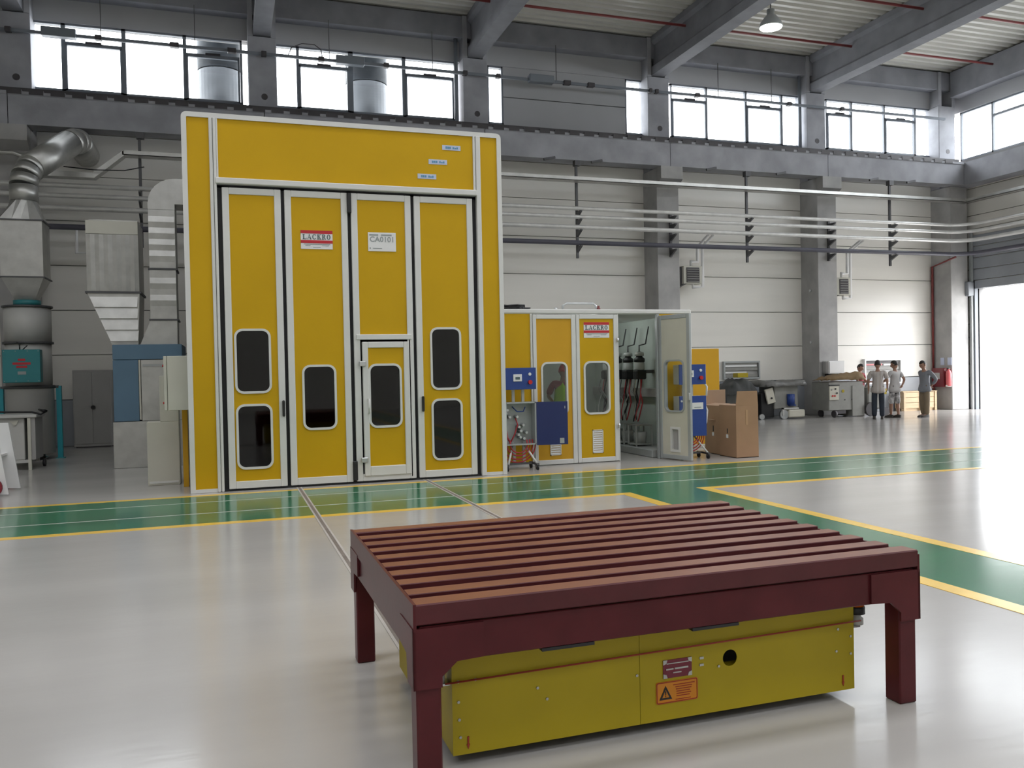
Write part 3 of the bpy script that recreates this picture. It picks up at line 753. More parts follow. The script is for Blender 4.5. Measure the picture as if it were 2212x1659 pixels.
# open door, built closed along +x from its hinge then swung towards the hall
od = MB(); W = .70
od = B(0, .055, -.025, .025, .02, 2.41, bev=.005); od.box(W-.07, W, -.025, .025, .02, 2.41, bev=.005); od.box(.055, W-.07, -.025, .025, 2.34, 2.41, bev=.005); od.box(.055, W-.07, -.025, .025, .02, .09, bev=.005)
opd = od.build('open_door', 'alu_grey', None); 
opd.parent = rm; opd.location = Vector((0, 0, 0))
def reparent_local(o, parent, loc, rz):
    o.parent = parent; o.location = loc; o.rotation_euler = (0, 0, rz)
# vertices were centred on the bounding box: move back to the hinge line
for v in opd.data.vertices: v.co += Vector((W/2, 0, .02))
WL[opd] = Vector((0, 0, 0))
opd['label'] = 'open door showing its cream inner face'
hole = (.13, .55, .815, 1.645)
holed_panel(.055, W-.07, .09, 2.34, [hole, (.26, .44, .16, .53)], -.015, .015, r=.012 if False else .08).build('leaf_panel', 'door_inside', opd)
MB().ring(rrect(hole[0]-.02, hole[1]+.02, hole[2]-.02, hole[3]+.02, .1), rrect(hole[0]+.008, hole[1]-.008, hole[2]+.008, hole[3]-.008, .075), -.03, .03).build('window_trim', 'alu_grey', opd)
MB().prism(rrect(*hole, .08), 'y', -.003, .003).build('pane', 'pane', opd)
B(.27, .43, .008, .014, .17, .52).build('vent_grille', 'cabinet_grey', opd)
MB().ring(rect_like(.24, .46, .14, .55), rrect(.275, .425, .175, .515, .01), -.03, .03).build('vent_frame', 'alu_white', opd)
B(.67, .71, -.06, -.025, 1.0, 1.12, bev=.005).build('handle', 'steel', opd)
reparent_local(opd, rm, Vector((6.935, RY-.03, 0))-WL[rm], math.atan2(-.64, .18))
# inside the mixing room
tb = thing('tube_lamp', 'lit tube lamp on the mixing room ceiling', 'lamp', (6.3, 14.6, 2.32))
B(6.25, 6.35, 13.9, 15.3, 2.38, 2.43).build('housing', 'alu_white', tb); MB().cyl((6.3, 13.95, 2.36), (6.3, 15.25, 2.36), .018, n=8).build('tube', 'tube_on', tb)
pk = tag(B(6.86, 7.47, 12.95, 16.4, 0.002, .13, bev=.01).build('plinth', 'alu_grey'), 'grey kerb plinth under the pumps in the mixing room', 'plinth')
beam_ = tag(B(7.36, 7.475, 13.0, 16.5, 1.0, 1.16, bev=.005).build('wall_channel', 'cabinet_grey'), 'grey cable channel on the mixing room wall', 'channel')
def pump(y, lab):
    p = thing('paint_pump', lab, 'pump', (7.25, y, 1.3), 'paint pumps in the mixing room')
    B(7.28, 7.475, y-.05, y+.05, 1.44, 1.50).build('bracket', 'bracket', p)
    MB().lathe((7.2, y, 1.50), [(.09, 0), (.095, .02), (.095, .13), (.08, .15)], 16).build('motor', 'pump_white', p)
    MB().lathe((7.2, y, 1.65), [(.1, 0), (.1, .06), (.06, .09), (.058, .17), (.03, .19)], 16).build('air_motor', 'black', p)
    MB().lathe((7.2, y, 1.76), [(.085, 0), (.085, .06), (.04, .075)], 16).build('cap', 'pump_white', p)
    B(7.1, 7.3, y-.09, y+.09, 1.33, 1.50, bev=.02).build('pump_head', 'black', p)
    MB().tube([(7.2, y, 1.83), (7.2, y, 1.95), (7.33, y, 1.98), (7.4, y, 2.3)], .012, n=6).build('air_hose', 'bracket', p)
    MB().tube([(7.18, y, 1.34), (7.14, y+.02, 1.1), (7.2, y+.05, .85), (7.08, y+.02, .62), (7.06, y, .56)], .014, n=6).build('suction_hose', 'black', p)
    MB().tube([(7.22, y-.05, 1.34), (7.18, y-.06, 1.1), (7.2, y-.1, .9), (7.13, y-.07, .6), (7.12, y-.05, .56)], .012, n=6).build('return_hose', 'red_hose', p)
    rn = random.Random(int(y*100))
    for q in range(5):
        x0_, x1_ = 7.12+rn.uniform(-.05, .15), 7.02+rn.uniform(0, .2); dy = rn.uniform(-.2, .2)
        MB().tube([(x0_, y+dy*.3, 1.33), (x0_-.03, y+dy*.6, 1.12), (x1_+.05, y+dy*1.2, .92), (x1_, y+dy, .72), (x1_, y+dy*.7, .58)], .009, n=5).build('hose', ('red_hose', 'black', 'steel', 'bracket', 'pump_white')[q], p)
    return p
def can_stand(y, lab):
    c = thing('pail_stand', lab, 'stand', (7.1, y, .13), 'pail stands in the mixing room')
    B(6.93, 7.27, y-.17, y+.17, .50, .52).build('top_plate', 'steel', c)
    for sx in (-1, 1):
        for sy in (-1, 1): B(7.1+sx*.155-.012, 7.1+sx*.155+.012, y+sy*.155-.012, y+sy*.155+.012, .13, .50).build('leg', 'pump_white', c)
    B(6.93, 7.27, y-.17, y+.17, .16, .175).build('shelf', 'pump_white', c)
    MB().lathe((7.1, y, .175), [(.11, 0), (.125, .2), (.12, .205)], 16).build('pail', 'pump_white', c)
for y, nm_ in ((14.02, 'paint pump nearest the open mixing room door'), (14.48, 'second paint pump from the open mixing room door'), (14.95, 'third paint pump from the open mixing room door'), (15.42, 'fourth paint pump from the open mixing room door')):
    pump(y, nm_)
for y, nm_ in ((13.85, 'white pail stand nearest the open mixing room door'), (14.35, 'second white pail stand from the open mixing room door'), (14.85, 'third white pail stand from the open mixing room door')):
    can_stand(y, nm_)
bx_ = thing('pallet_stack', 'brown upright board behind the worker in the mixing room', 'board', (5.35, 16.2, 0))
B(5.5, 5.85, 16.2, 16.5, 0, 1.45, bev=.01).build('board', 'cardboard', bx_)
tag(B(4.6, 5.3, 16.1, 16.55, 0, .95, bev=.01).build('bench', 'pump_white'), 'pale bench inside the mixing room', 'bench')
# things lying on its roof
hp = tag(MB().tube([(5.33, 13.1, 2.515), (5.33, 13.1, 2.60), (5.40, 13.1, 2.64), (5.88, 13.1, 2.64), (5.93, 13.1, 2.60), (5.93, 13.1, 2.515)], .018, n=8).build('roof_pipe', 'steel'), 'bent steel pipe loop on the mixing room roof', 'pipe')
tag(MB().lathe((5.98, 13.1, 2.5), [(.035, 0), (.035, .05), (.02, .07), (.02, .1)], 12).build('pipe_valve', 'red_pipe'), 'small valve beside the roof pipe', 'valve')
tag(MB().lathe((5.2, 13.1, 2.5), [(.03, 0), (.03, .05), (.02, .07)], 12).build('pipe_stub', 'steel'), 'short pipe stub on the mixing room roof', 'pipe')
hh = MB(); rnd = random.Random(3)
for k in range(16):
    a = rnd.uniform(0, 6.28); r0 = rnd.uniform(.08, .3); pts = []
    for j in range(9):
        t = a+j*.75; pts.append((4.42+rnd.uniform(-.03, .03)+r0*1.1*math.cos(t), 13.15+r0*.5*math.sin(t), 2.52+.02*abs(math.sin(j+k))+k*.0045))
    hh.tube(pts, .012, n=5)
tag(hh.build('cable_coil', 'black'), 'tangled dark cables lying on the mixing room roof', 'cables')

# ================================================================== MIXING CONTROL CARTS
def control_cart(x, y, label, is_open):
    c = thing('control_cart', label, 'cart', (x, y, 0), 'blue control carts by the mixing room')
    # everything relative to (x, y)
    def b(name, mat, x0, x1, y0, y1, z0, z1, bev=.004, parent=c): return B(x+x0, x+x1, y+y0, y+y1, z0, z1, bev=bev).build(name, mat, parent)
    m = MB()
    for sx in (-.02, .14): m.box(x+sx, x+sx+.045, y+.175, y+.205, .09, 1.30)
    m.build('mast', 'alu_white', c)
    lg = MB()
    lg.tube([(x+.12, y+.19, .45), (x+.27, y-.12, .1)], .017, n=6); lg.tube([(x-.0, y+.19, .45), (x-.2, y-.12, .1)], .017, n=6)
    lg.build('leg', 'alu_white', c)
    B(x-.22, x+.30, y+.05, y+.1, .075, .105).build('foot_bar', 'bracket', c); B(x-.24, x-.2, y-.16, y+.2, .075, .105).build('foot_bar', 'bracket', c); B(x+.25, x+.29, y-.16, y+.2, .075, .105).build('foot_bar', 'bracket', c)
    for wx, wy in ((-.22, -.13), (.27, -.13), (-.22, .17), (.27, .17)):
        w = MB().cyl((x+wx-.014, y+wy, .04), (x+wx+.014, y+wy, .04), .04, n=14).build('castor', 'black', c)
        B(x+wx-.02, x+wx+.02, y+wy-.01, y+wy+.03, .04, .08).build('fork', 'bracket', w)
    # upper control box
    ub = b('control_box', 'cabinet_beige', -.2, .3, -.03, .16, 1.25, 1.575)
    b('box_front', 'blue', -.205, .305, -.045, -.03, 1.245, 1.58, parent=ub)
    B(x-.07, x+.07, y-.058, y-.045, 1.37, 1.48, bev=.004).build('display_frame', 'sign_white', ub)
    B(x-.035, x+.035, y-.062, y-.058, 1.40, 1.44).build('display', 'sign_text', ub)
    MB().cyl((x+.2, y-.045, 1.355), (x+.2, y-.085, 1.355), .032, n=14).build('stop_button', 'red_button', ub)
    MB().cyl((x+.2, y-.045, 1.48), (x+.2, y-.06, 1.48), .024, n=14).build('switch', 'sign_white', ub)
    # lower box
    if is_open:
        t = MB(); t.box(x-.2, x+.3, y-.03, y+.17, 1.03, 1.05); t.box(x-.2, x+.3, y-.03, y+.17, .385, .405); t.box(x-.2, x-.18, y-.03, y+.17, .385, 1.05); t.box(x+.28, x+.3, y-.03, y+.17, .385, 1.05); t.box(x-.2, x+.3, y+.15, y+.17, .385, 1.05)
        lb = t.build('cabinet', 'alu_grey', c)
        dr = B(0, .49, -.01, .01, .0, .67).build('cabinet_door', 'blue_dark', None)
        for v in dr.data.vertices: v.co += Vector((.245, 0, 0))
        dr.parent = c; dr.location = (.305, -.03, .375); dr.rotation_euler = (0, 0, R(-12)); WL[dr] = Vector((0, 0, 0))
        B(.36, .43, -.014, -.01, .02, .1).build('sticker', 'alu_grey', dr); B(.44, .455, -.014, -.01, .56, .6).build('lock', 'alu_grey', dr)
        rnd = random.Random(5)
        for k, (dx, z) in enumerate(((-.10, .82), (.02, .82), (.05, .66), (.12, .69), (.08, .6), (.17, .57), (.04, .54), (.07, .5), (.13, .48), (-.14, .93), (-.16, .88))):
            MB().cyl((x+dx, y+.14, z), (x+dx, y+.05, z), .028 if k % 2 else .035, .02, n=10).build('valve', 'steel', lb)
        MB().tube([(x-.15, y+.09, .95), (x-.17, y+.08, .7), (x-.14, y+.08, .5), (x-.1, y+.06, .42)], .014, n=6).build('hose', 'red_hose', lb)
        MB().tube([(x+.0, y+.09, .8), (x+.03, y+.08, .7), (x-.02, y+.08, .55), (x-.1, y+.06, .42)], .011, n=6).build('hose', 'red_hose', lb)
        MB().tube([(x-.05, y+.1, .98), (x+.02, y+.06, .9), (x+.12, y+.06, .9), (x+.16, y+.08, .97)], .008, n=6).build('hose', 'blue', lb)
    else:
        lb = b('cabinet', 'cabinet_beige', -.2, .3, -.03, .17, .385, 1.05)
        b('cabinet_front', 'blue', -.205, .305, -.045, -.03, .38, 1.055, parent=lb)
        B(x+.02, x+.24, y-.05, y-.045, .83, .94).build('sticker', 'sign_white', lb)
        B(x+.07, x+.2, y-.053, y-.05, .855, .87).build('print', 'text_grey', lb)
        MB().cyl((x-.17, y-.045, .97), (x-.17, y-.06, .97), .018, n=10).build('lock', 'steel', lb)
        MB().tube([(x+.3, y+.05, 1.3), (x+.37, y+.04, 1.2), (x+.36, y+.04, 1.05)], .016, n=6).build('hose', 'sign_white', lb)
        MB().tube([(x+.31, y+.05, .95), (x+.38, y+.05, .8), (x+.36, y+.05, .6), (x+.31, y+.05, .5)], .014, n=6).build('hose', 'sign_white', lb)
    # hoses hanging below
    for k in range(4):
        rr = .12+.045*k; pts = []
        for j in range(13):
            a = R(180+180*j/12); pts.append((x+.02+rr*1.15*math.cos(a), y+.0+.02*k, .39+rr*1.15*math.sin(a)*(.9 if rr < .2 else .95)))
        MB().tube([(pts[0][0], pts[0][1]+.03, .46)]+pts+[(pts[-1][0], pts[-1][1]+.03, .46)], .011, n=6).build('hose_loop', 'red_hose', c)
    return c
control_cart(4.245, 12.38, 'blue control cart with its valve cabinet open beside the tall booth', True)
control_cart(7.33, 12.50, 'blue control cart with closed cabinet behind the open mixing room door', False)

# ================================================================== YELLOW BOARD AND CARTONS
yb = thing('yellow_board', 'orange-yellow panel standing on edge behind the cartons', 'panel', (8.72, 14.2, 0))
B(8.2, 9.0, 14.2, 14.26, .06, 1.88, bev=.006).build('board', 'booth_orange', yb)
B(8.2, 9.02, 14.12, 14.34, 0, .06, bev=.006).build('foot_rail', 'cabinet_beige', yb)
def flap(parent, hinge_a, hinge_b, length, ang, outdir, mat):
    """carton flap hinged on the edge a-b, tilted ang degrees up from horizontal towards outdir"""
    a, b = Vector(hinge_a), Vector(hinge_b); d = Vector(outdir)*math.cos(R(ang))+Vector((0, 0, 1))*math.sin(R(ang))
    ax = (b-a).normalized(); nn = ax.cross(d).normalized()*.004
    m = MB(); L = [a-nn, b-nn, b-ax*.02+d*length-nn, a+ax*.02+d*length-nn]; U = [p+2*nn for p in L]
    m.loft([L, U]); return m.build('flap', mat, parent)
def carton(x0, x1, y0, y1, h, label):
    c = thing('carton', label, 'carton', ((x0+x1)/2, (y0+y1)/2, 0), 'tall brown cartons by the mixing room')
    t = .006; m = MB()
    m.box(x0, x1, y0, y0+t, 0, h); m.box(x0, x1, y1-t, y1, 0, h); m.box(x0, x0+t, y0+t, y1-t, 0, h); m.box(x1-t, x1, y0+t, y1-t, 0, h); m.box(x0, x1, y0, y1, 0, .01)
    m.build('carton_body', 'cardboard', c); return c
c1 = carton(8.04, 8.47, 12.2, 12.71, .875, 'tall brown carton with its front flap raised, nearer the green lane')
flap(c1, (8.04, 12.203, .875), (8.47, 12.203, .875), .24, 88, (0, -1, 0), 'cardboard')
flap(c1, (8.045, 12.71, .875), (8.045, 12.2, .875), .17, 4, (1, 0, 0), 'cardboard_in')
flap(c1, (8.465, 12.2, .875), (8.465, 12.71, .875), .17, 6, (-1, 0, 0), 'cardboard_in')
B(8.225, 8.265, 12.196, 12.2, .55, .80).build('tape', 'cardboard_tape', c1); B(8.035, 8.04, 12.44, 12.50, .32, .38).build('sticker', 'sign_white', c1); B(8.034, 8.04, 12.455, 12.475, .40, .48).build('hand_slot', 'black', c1)
c2 = carton(8.10, 8.53, 12.76, 13.28, .85, 'tall brown carton with a torn side and raised back flap')
flap(c2, (8.53, 13.275, .85), (8.10, 13.275, .85), .27, 96, (0, 1, 0), 'cardboard_in')
flap(c2, (8.105, 13.28, .85), (8.105, 12.76, .85), .2, 10, (1, 0, 0), 'cardboard_in')
B(8.095, 8.10, 12.98, 13.04, .32, .38).build('sticker', 'sign_white', c2); flap(c2, (8.10, 13.1, .60), (8.10, 12.92, .60), .08, 10, (-1, 0, 0), 'cardboard_in'); B(8.094, 8.10, 12.99, 13.01, .40, .5).build('hand_slot', 'black', c2)

# ================================================================== SLATTED STEEL TABLE
TX, TY, TA, TL, TW, TZ = .6277, 3.0362, R(.17), 2.3235, 1.6073, .6986
t = local('slatted_table', 'maroon steel table with slatted top standing over the yellow vehicle', 'table')
FH = .078
NS = 10; pitch = (TW-.1)/(NS-1)
first = None
for i in range(NS):
    y0 = i*pitch
    if i in (0, NS-1):
        m = MB().box(.0, TL, y0, y0+.1, TZ-FH, TZ, bev=.005); m.build('front_rail' if i == 0 else 'back_rail', 'maroon_dusty_lit', t)
    else:
        if first is None:
            first = B(.012, TL-.012, y0, y0+.088, TZ-.07, TZ-.004, bev=.003).build('slat', 'maroon_dusty_lit', t); fy = y0
        else: inst(first, 'slat', t, (0, y0-fy, 0))
B(-.004, .008, 0.0, TW, TZ-.1, TZ+.002).build('side_plate', 'maroon', t)
B(TL-.008, TL+.004, 0.0, TW, TZ-.1, TZ-.02).build('side_plate', 'maroon', t)
# under frame
B(.02, TL-.02, .012, .062, TZ-.225, TZ-.085, bev=.004).build('apron', 'maroon', t)
B(.02, TL-.02, TW-.062, TW-.012, TZ-.225, TZ-.085, bev=.004).build('apron', 'maroon', t)
B(.006, .056, .062, TW-.062, TZ-.225, TZ-.09, bev=.004).build('apron', 'maroon', t)
B(TL-.056, TL-.006, .062, TW-.062, TZ-.225, TZ-.09, bev=.004).build('apron', 'maroon', t)
for yy in (.45, .8, 1.15): B(.056, TL-.056, yy-.02, yy+.02, TZ-.13, TZ-.072).build('cross_bearer', 'maroon', t)
for sx in (0, 1):
    for sy in (0, 1):
        x0 = .005 if sx == 0 else TL-.10; y0 = .015 if sy == 0 else TW-.11
        B(x0, x0+.095, y0, y0+.095, 0, TZ-.09, bev=.006).build('leg', 'maroon', t)
        # gusset plates: one facing along x, one facing along y
        xo = x0-.012 if sx == 0 else x0+.095
        yo = y0-.014 if sy == 0 else y0+.097
        if sx == 0: poly = [(x0-.012, TZ-.09), (x0+.26, TZ-.09), (x0+.26, TZ-.22), (x0+.155, TZ-.225), (x0+.097, TZ-.275), (x0+.097, TZ-.315), (x0-.012, TZ-.315)]
        else: poly = [(x0+.107, TZ-.09), (x0-.165, TZ-.09), (x0-.165, TZ-.22), (x0-.06, TZ-.225), (x0-.002, TZ-.275), (x0-.002, TZ-.315), (x0+.107, TZ-.315)]
        MB().prism(poly, 'y', yo, yo+.012).build('gusset', 'maroon', t)
        if sy == 0: poly = [(y0-.014, TZ-.09), (y0+.22, TZ-.09), (y0+.22, TZ-.2), (y0+.11, TZ-.21), (y0+.095, TZ-.315), (y0-.014, TZ-.315)]
        else: poly = [(y0+.109, TZ-.09), (y0-.14, TZ-.09), (y0-.14, TZ-.2), (y0-.01, TZ-.21), (y0+.0, TZ-.315), (y0+.109, TZ-.315)]
        MB().prism(poly, 'x', xo, xo+.012).build('gusset', 'maroon', t)
for xx in (.50, 1.16): B(xx, xx+.22, .01, .05, TZ-.236, TZ-.224).build('lift_lug', 'black', t)
place(t, (TX, TY, 0), TA)
# ---- guided vehicle below the table
AX0, AX1, AY0, AY1, AZ0, AZ1 = .805, 2.72, 3.20, 4.28, .045, .445
av = thing('guided_vehicle', 'low yellow guided vehicle parked under the slatted table', 'vehicle', (1.76, 3.74, 0))
def hull():
    m = MB(); hx, hz, hr = 2.058, .272, .036
    circ = [(hx+hr*math.cos(2*math.pi*i/24+R(45)), hz+hr*math.sin(2*math.pi*i/24+R(45))) for i in range(24)]
    sq = []
    x0, x1, z0, z1 = 1.62, AX1, AZ0, AZ1
    for (ax, az), (bx2, bz) in (((x1, z1), (x0, z1)), ((x0, z1), (x0, z0)), ((x0, z0), (x1, z0)), ((x1, z0), (x1, z1))):
        for i in range(6): sq.append((ax+(bx2-ax)*i/6, az+(bz-az)*i/6))
    m.ring(sq, circ, AY0, AY0+.004); return m
hull().build('front_panel', 'agv_yellow', av)
B(AX0, 1.618, AY0, AY0+.004, AZ0, AZ1).build('front_panel', 'agv_yellow', av)
B(AX0, AX0+.004, AY0+.004, AY1, AZ0, AZ1).build('end_panel', 'agv_yellow', av)
B(AX1-.004, AX1, AY0+.004, AY1, AZ0, AZ1).build('end_panel', 'agv_yellow', av)
B(AX0, AX1, AY1, AY1+.004, AZ0, AZ1).build('rear_panel', 'agv_yellow', av)
B(AX0+.01, AX1-.01, AY0+.01, AY1-.01, AZ1-.03, AZ1-.004).build('deck', 'agv_yellow', av)
B(AX0+.05, AX1-.05, AY0+.25, AY1-.05, .06, .32).build('chassis', 'black', av)
B(AX0+.02, AX1-.02, AY0+.03, AY0+.07, .20, .23).build('inner_bar', 'agv_yellow', av)
MB().tube([(AX0-.03, AY0-.012, .337), (AX1+.03, AY0-.012, .360)], .004, n=6).build('trip_wire', 'agv_red', av)
for (sx, sz) in ((.83, .335), (.83, .255), (.832, .185), (.835, .115), (.90, .335), (1.16, .265), (1.20, .215), (1.605, .255), (2.0, .243), (2.63, .33), (2.62, .23), (2.70, .29), (2.70, .21)):
    MB().cyl((sx, AY0-.004, sz), (sx, AY0, sz), .006, n=8).build('screw', 'steel_dot', av)
for k in range(2): B(1.905, 1.925, AY0-.004, AY0, .285-k*.03, .295-k*.03).build('lock', 'steel_dot', av)
p1_ = B(1.728, 1.866, AY0-.003, AY0, .224, .302).build('name_plate', 'plate_maroon', av); p1_['label'] = 'maroon name plate with cut corners'
for cx_, cz_ in ((1.728, .224), (1.866, .224), (1.728, .302), (1.866, .302)):
    sx = 1 if cx_ < 1.8 else -1; sz = 1 if cz_ < .26 else -1
    MB().prism([(cx_, cz_), (cx_+sx*.02, cz_), (cx_+sx*.015, cz_+sz*.015), (cx_, cz_+sz*.02)], 'y', AY0-.005, AY0-.003).build('corner', 'steel_dot', p1_)
tl = MB(); tl.box(1.745, 1.85, AY0-.005, AY0-.003, .284, .288); tl.box(1.742, 1.777, AY0-.005, AY0-.003, .259, .265); tl.box(1.783, 1.848, AY0-.005, AY0-.003, .259, .266); tl.box(1.775, 1.815, AY0-.005, AY0-.003, .243, .248)
tl.build('print', 'steel_dot', p1_)
p2_ = MB().prism(rrect(1.693, 1.894, .117, .211, .008, 3), 'y', AY0-.003, AY0).build('warning_plate', 'plate_orange', av); p2_['label'] = 'orange warning plate with a black exclamation triangle'
MB().ring([(1.708, .135), (1.768, .135), (1.738, .193)], [(1.720, .142), (1.756, .142), (1.738, .178)], AY0-.005, AY0-.003).build('triangle', 'black', p2_)
ex = MB(); ex.prism([(1.7365, .153), (1.7395, .153), (1.7405, .170), (1.7355, .170)], 'y', AY0-.005, AY0-.003); ex.box(1.7365, 1.7395, AY0-.005, AY0-.003, .146, .150); ex.build('exclamation_mark', 'black', p2_)
tl = MB()
for k, (a, b) in enumerate(((1.775, 1.878), (1.785, 1.866), (1.788, 1.862), (1.79, 1.855), (1.79, 1.86), (1.79, 1.853))): tl.box(a, b, AY0-.0045, AY0-.003, .191-k*.0098, .1945-k*.0098)
tl.box(1.785, 1.858, AY0-.0045, AY0-.003, .128, .131); tl.build('print', 'agv_red', p2_)
MB().ring(rrect(1.695, 1.892, .119, .209, .007, 3), rrect(1.699, 1.888, .123, .205, .006, 3), AY0-.0045, AY0-.003).build('border', 'agv_red', p2_)
for xx in (.866, 2.655): MB().prism([(xx-.004, .115), (xx-.003, .085), (xx-.007, .085), (xx, .065), (xx+.007, .085), (xx+.003, .085), (xx+.004, .115)], 'y', AY0-.004, AY0-.001).build('lift_arrow', 'agv_red', av)
for wx in (AX0+.2, AX1-.2):
    for wy in (AY0+.2, AY1-.2): MB().cyl((wx, wy-.03, .045), (wx, wy+.03, .045), .045, n=16).build('wheel', 'black', av)
for xx, sg in ((AX0-.05, -1), (AX1+.055, 1)):
    B(min(xx, xx-sg*.06), max(xx, xx-sg*.06), AY0+.02, AY0+.08, .318, .326).build('lamp_arm', 'steel', av)
    lb = MB().lathe((xx, AY0+.05, .326), [(.034, 0), (.034, .028), (.024, .036), (.024, .05)], 14).build('beacon_base', 'filter_body', av)
    MB().lathe((xx, AY0+.05, .376), [(.042, 0), (.042, .03), (.04, .035)], 14).build('beacon_collar', 'black', lb)
    MB().lathe((xx, AY0+.05, .411), [(.038, 0), (.038, .05), (.03, .06)], 14).build('beacon_lens', 'lamp_orange', lb)

# ================================================================== AIR UNIT, CABINETS AND DUCTS BESIDE THE BOOTH
au = thing('air_unit', 'blue and silver air handling unit beside the tall booth', 'air unit', (-1.25, 16.3, 0))
B(-1.83, -.72, 15.9, 17.4, 1.86, 2.12, bev=.008).build('top_section', 'blue_ahu', au)
B(-1.83, -1.43, 15.9, 17.4, .80, 1.855, bev=.006).build('blue_panel', 'blue_ahu', au)
B(-1.425, -1.395, 15.895, 16.0, .82, 1.855, bev=.004).build('post', 'cabinet_beige', au)
B(-1.39, -.72, 15.9, 17.4, .80, 1.855, bev=.006).build('access_panel', 'galv', au)
B(-1.85, -.72, 15.88, 17.4, 0, .795, bev=.006).build('base_section', 'galv', au)
B(-1.36, -.74, 15.88, 15.9, 1.74, 1.78).build('trim', 'alu_grey', au)
ec = thing('electric_cabinet', 'cream floor cabinet in front of the blue air unit', 'cabinet', (-.88, 13.25, 0))
B(-1.09, -.66, 13.1, 13.5, 0, .91, bev=.006).build('body', 'cabinet_beige', ec)
B(-.91, -.66, 13.1, 13.5, .91, 1.57, bev=.006).build('riser', 'cabinet_beige', ec)
B(-1.07, -.68, 13.09, 13.1, .03, .06).build('kick_plate', 'alu_white', ec)
cbx = thing('control_box', 'cream control box hung on the tall booth side', 'control box', (-.6, 12.35, 1.08))
B(-.745, -.462, 12.2, 12.55, 1.10, 1.83, bev=.006).build('box', 'cabinet_beige', cbx)
B(-.79, -.75, 12.2, 12.55, 1.10, 1.83, bev=.006).build('box_lid', 'cabinet_beige', cbx)
for z in (1.70, 1.2): MB().cyl((-.79, 12.3, z), (-.81, 12.3, z), .016, n=10).build('knob', 'red_button', cbx)
yp = tag(B(-.60, -.53, 12.75, 12.9, 0, 1.1, bev=.004).build('yellow_strip', 'booth_orange'), 'narrow yellow strip beside the cream floor cabinet', 'panel')
# duct with hopper outlet
da = thing('duct_hopper', 'galvanised square duct tapering onto the blue air unit', 'duct', (-1.85, 16.8, 2.12))
y0, y1 = 16.4, 17.35
MB().prism([(-2.26, 3.07), (-1.42, 3.07), (-1.42, 4.33), (-2.20, 4.33), (-2.26, 4.27)], 'y', y0, y1).build('duct_box', 'galv', da)
for k in range(6):
    xa = -2.26+k*.14; MB().prism([(xa, y0), (xa+.07, y0-.018), (xa+.14, y0)], 'z', 3.08, 4.07).build('pleat', 'galv', da)
B(-2.26, -1.42, y0-.015, y0, 4.08, 4.31, bev=.004).build('top_fold', 'cabinet_beige', da)
B(-2.29, -1.39, y0-.025, y1+.025, 3.04, 3.075).build('flange', 'bracket', da)
MB().loft([[(-2.26, y0, 3.04), (-1.42, y0, 3.04), (-1.42, y1, 3.04), (-2.26, y1, 3.04)], [(-1.88, y0, 2.12), (-1.46, y0, 2.12), (-1.46, y1, 2.12), (-1.88, y1, 2.12)]]).build('hopper', 'galv', da)
for k in range(4):
    z = 2.2+k*.2; xl = -2.26+.38*(3.04-z)/.92; xl2 = -2.26+.38*(3.04-z-.18)/.92
    MB().loft([[(xl+.01, y0-.04, z), (-1.46, y0-.04, z), (-1.46, y0, z), (xl+.01, y0, z)], [(xl2+.01, y0-.004, z+.18), (-1.45, y0-.004, z+.18), (-1.45, y0, z+.18), (xl2+.01, y0, z+.18)]]).build('rib', 'galv', da)
db = thing('duct_riser', 'galvanised riser duct curving into the tall booth', 'duct', (-1.0, 16.2, 2.12))
y0, y1 = 16.15, 16.75
arc = [(-.465, 5.05), (-.78, 5.05)]+[(-.78-.45*math.sin(R(a)), 4.6+.45*math.cos(R(a))) for a in range(15, 91, 15)]+[(-1.23, 4.5), (-.79, 4.5), (-.79, 4.6), (-.465, 4.6)]
MB().prism(arc, 'y', y0, y1).build('elbow', 'galv', db)
B(-1.23, -.79, y0, y1, 3.47, 4.498, bev=.004).build('duct_section', 'galv', db)
B(-1.235, -.795, y0, y1, 2.57, 3.44, bev=.004).build('duct_section', 'galv', db)
B(-1.25, -.77, y0-.02, y1+.02, 3.44, 3.47).build('flange', 'bracket', db)
B(-1.25, -.77, y0-.02, y1+.02, 2.545, 2.575).build('flange', 'bracket', db)
for z in (4.28, 4.08, 3.88, 3.68, 3.2, 2.9): MB().prism([(y0, z-.1), (y0-.016, z), (y0, z+.1)], 'x', -1.225, -.80).build('pleat', 'galv', db)
MB().loft([[(-1.235, y0, 2.545), (-.795, y0, 2.545), (-.795, y1, 2.545), (-1.235, y1, 2.545)], [(-1.41, y0, 2.12), (-.80, y0, 2.12), (-.80, y1, 2.12), (-1.41, y1, 2.12)]]).build('transition', 'galv', db)

# ---- dust filter with round duct
FX, FY = -3.62, 18.6
fi = thing('dust_filter', 'tall dust filter drum with teal cabinet and galvanised hood', 'dust filter', (FX, FY, 0))
MB().lathe((FX, FY, .12), [(.42, 0), (.42, 1.25), (.43, 1.26)], 32).build('lower_drum', 'filter_body', fi)
MB().lathe((FX, FY, 1.38), [(.45, 0), (.45, .05), (.42, .06)], 32).build('ring', 'bracket', fi)
MB().lathe((FX, FY, 1.44), [(.40, 0), (.40, .8)], 32).build('middle_drum', 'filter_body', fi)
MB().lathe((FX, FY, 2.24), [(.44, 0), (.44, .04)], 32).build('ring', 'bracket', fi)
MB().lathe((FX, FY, 2.28), [(.41, 0), (.41, .66)], 32).build('upper_drum', 'filter_body', fi)
MB().lathe((FX, FY, 2.94), [(.44, 0), (.44, .035)], 32).build('ring', 'bracket', fi)
MB().lathe((FX, FY, 2.975), [(.24, 0), (.24, .11)], 24).build('neck', 'teal', fi)
def sq(cx, cy, h, z): return [(cx-h, cy-h, z), (cx+h, cy-h, z), (cx+h, cy+h, z), (cx-h, cy+h, z)]
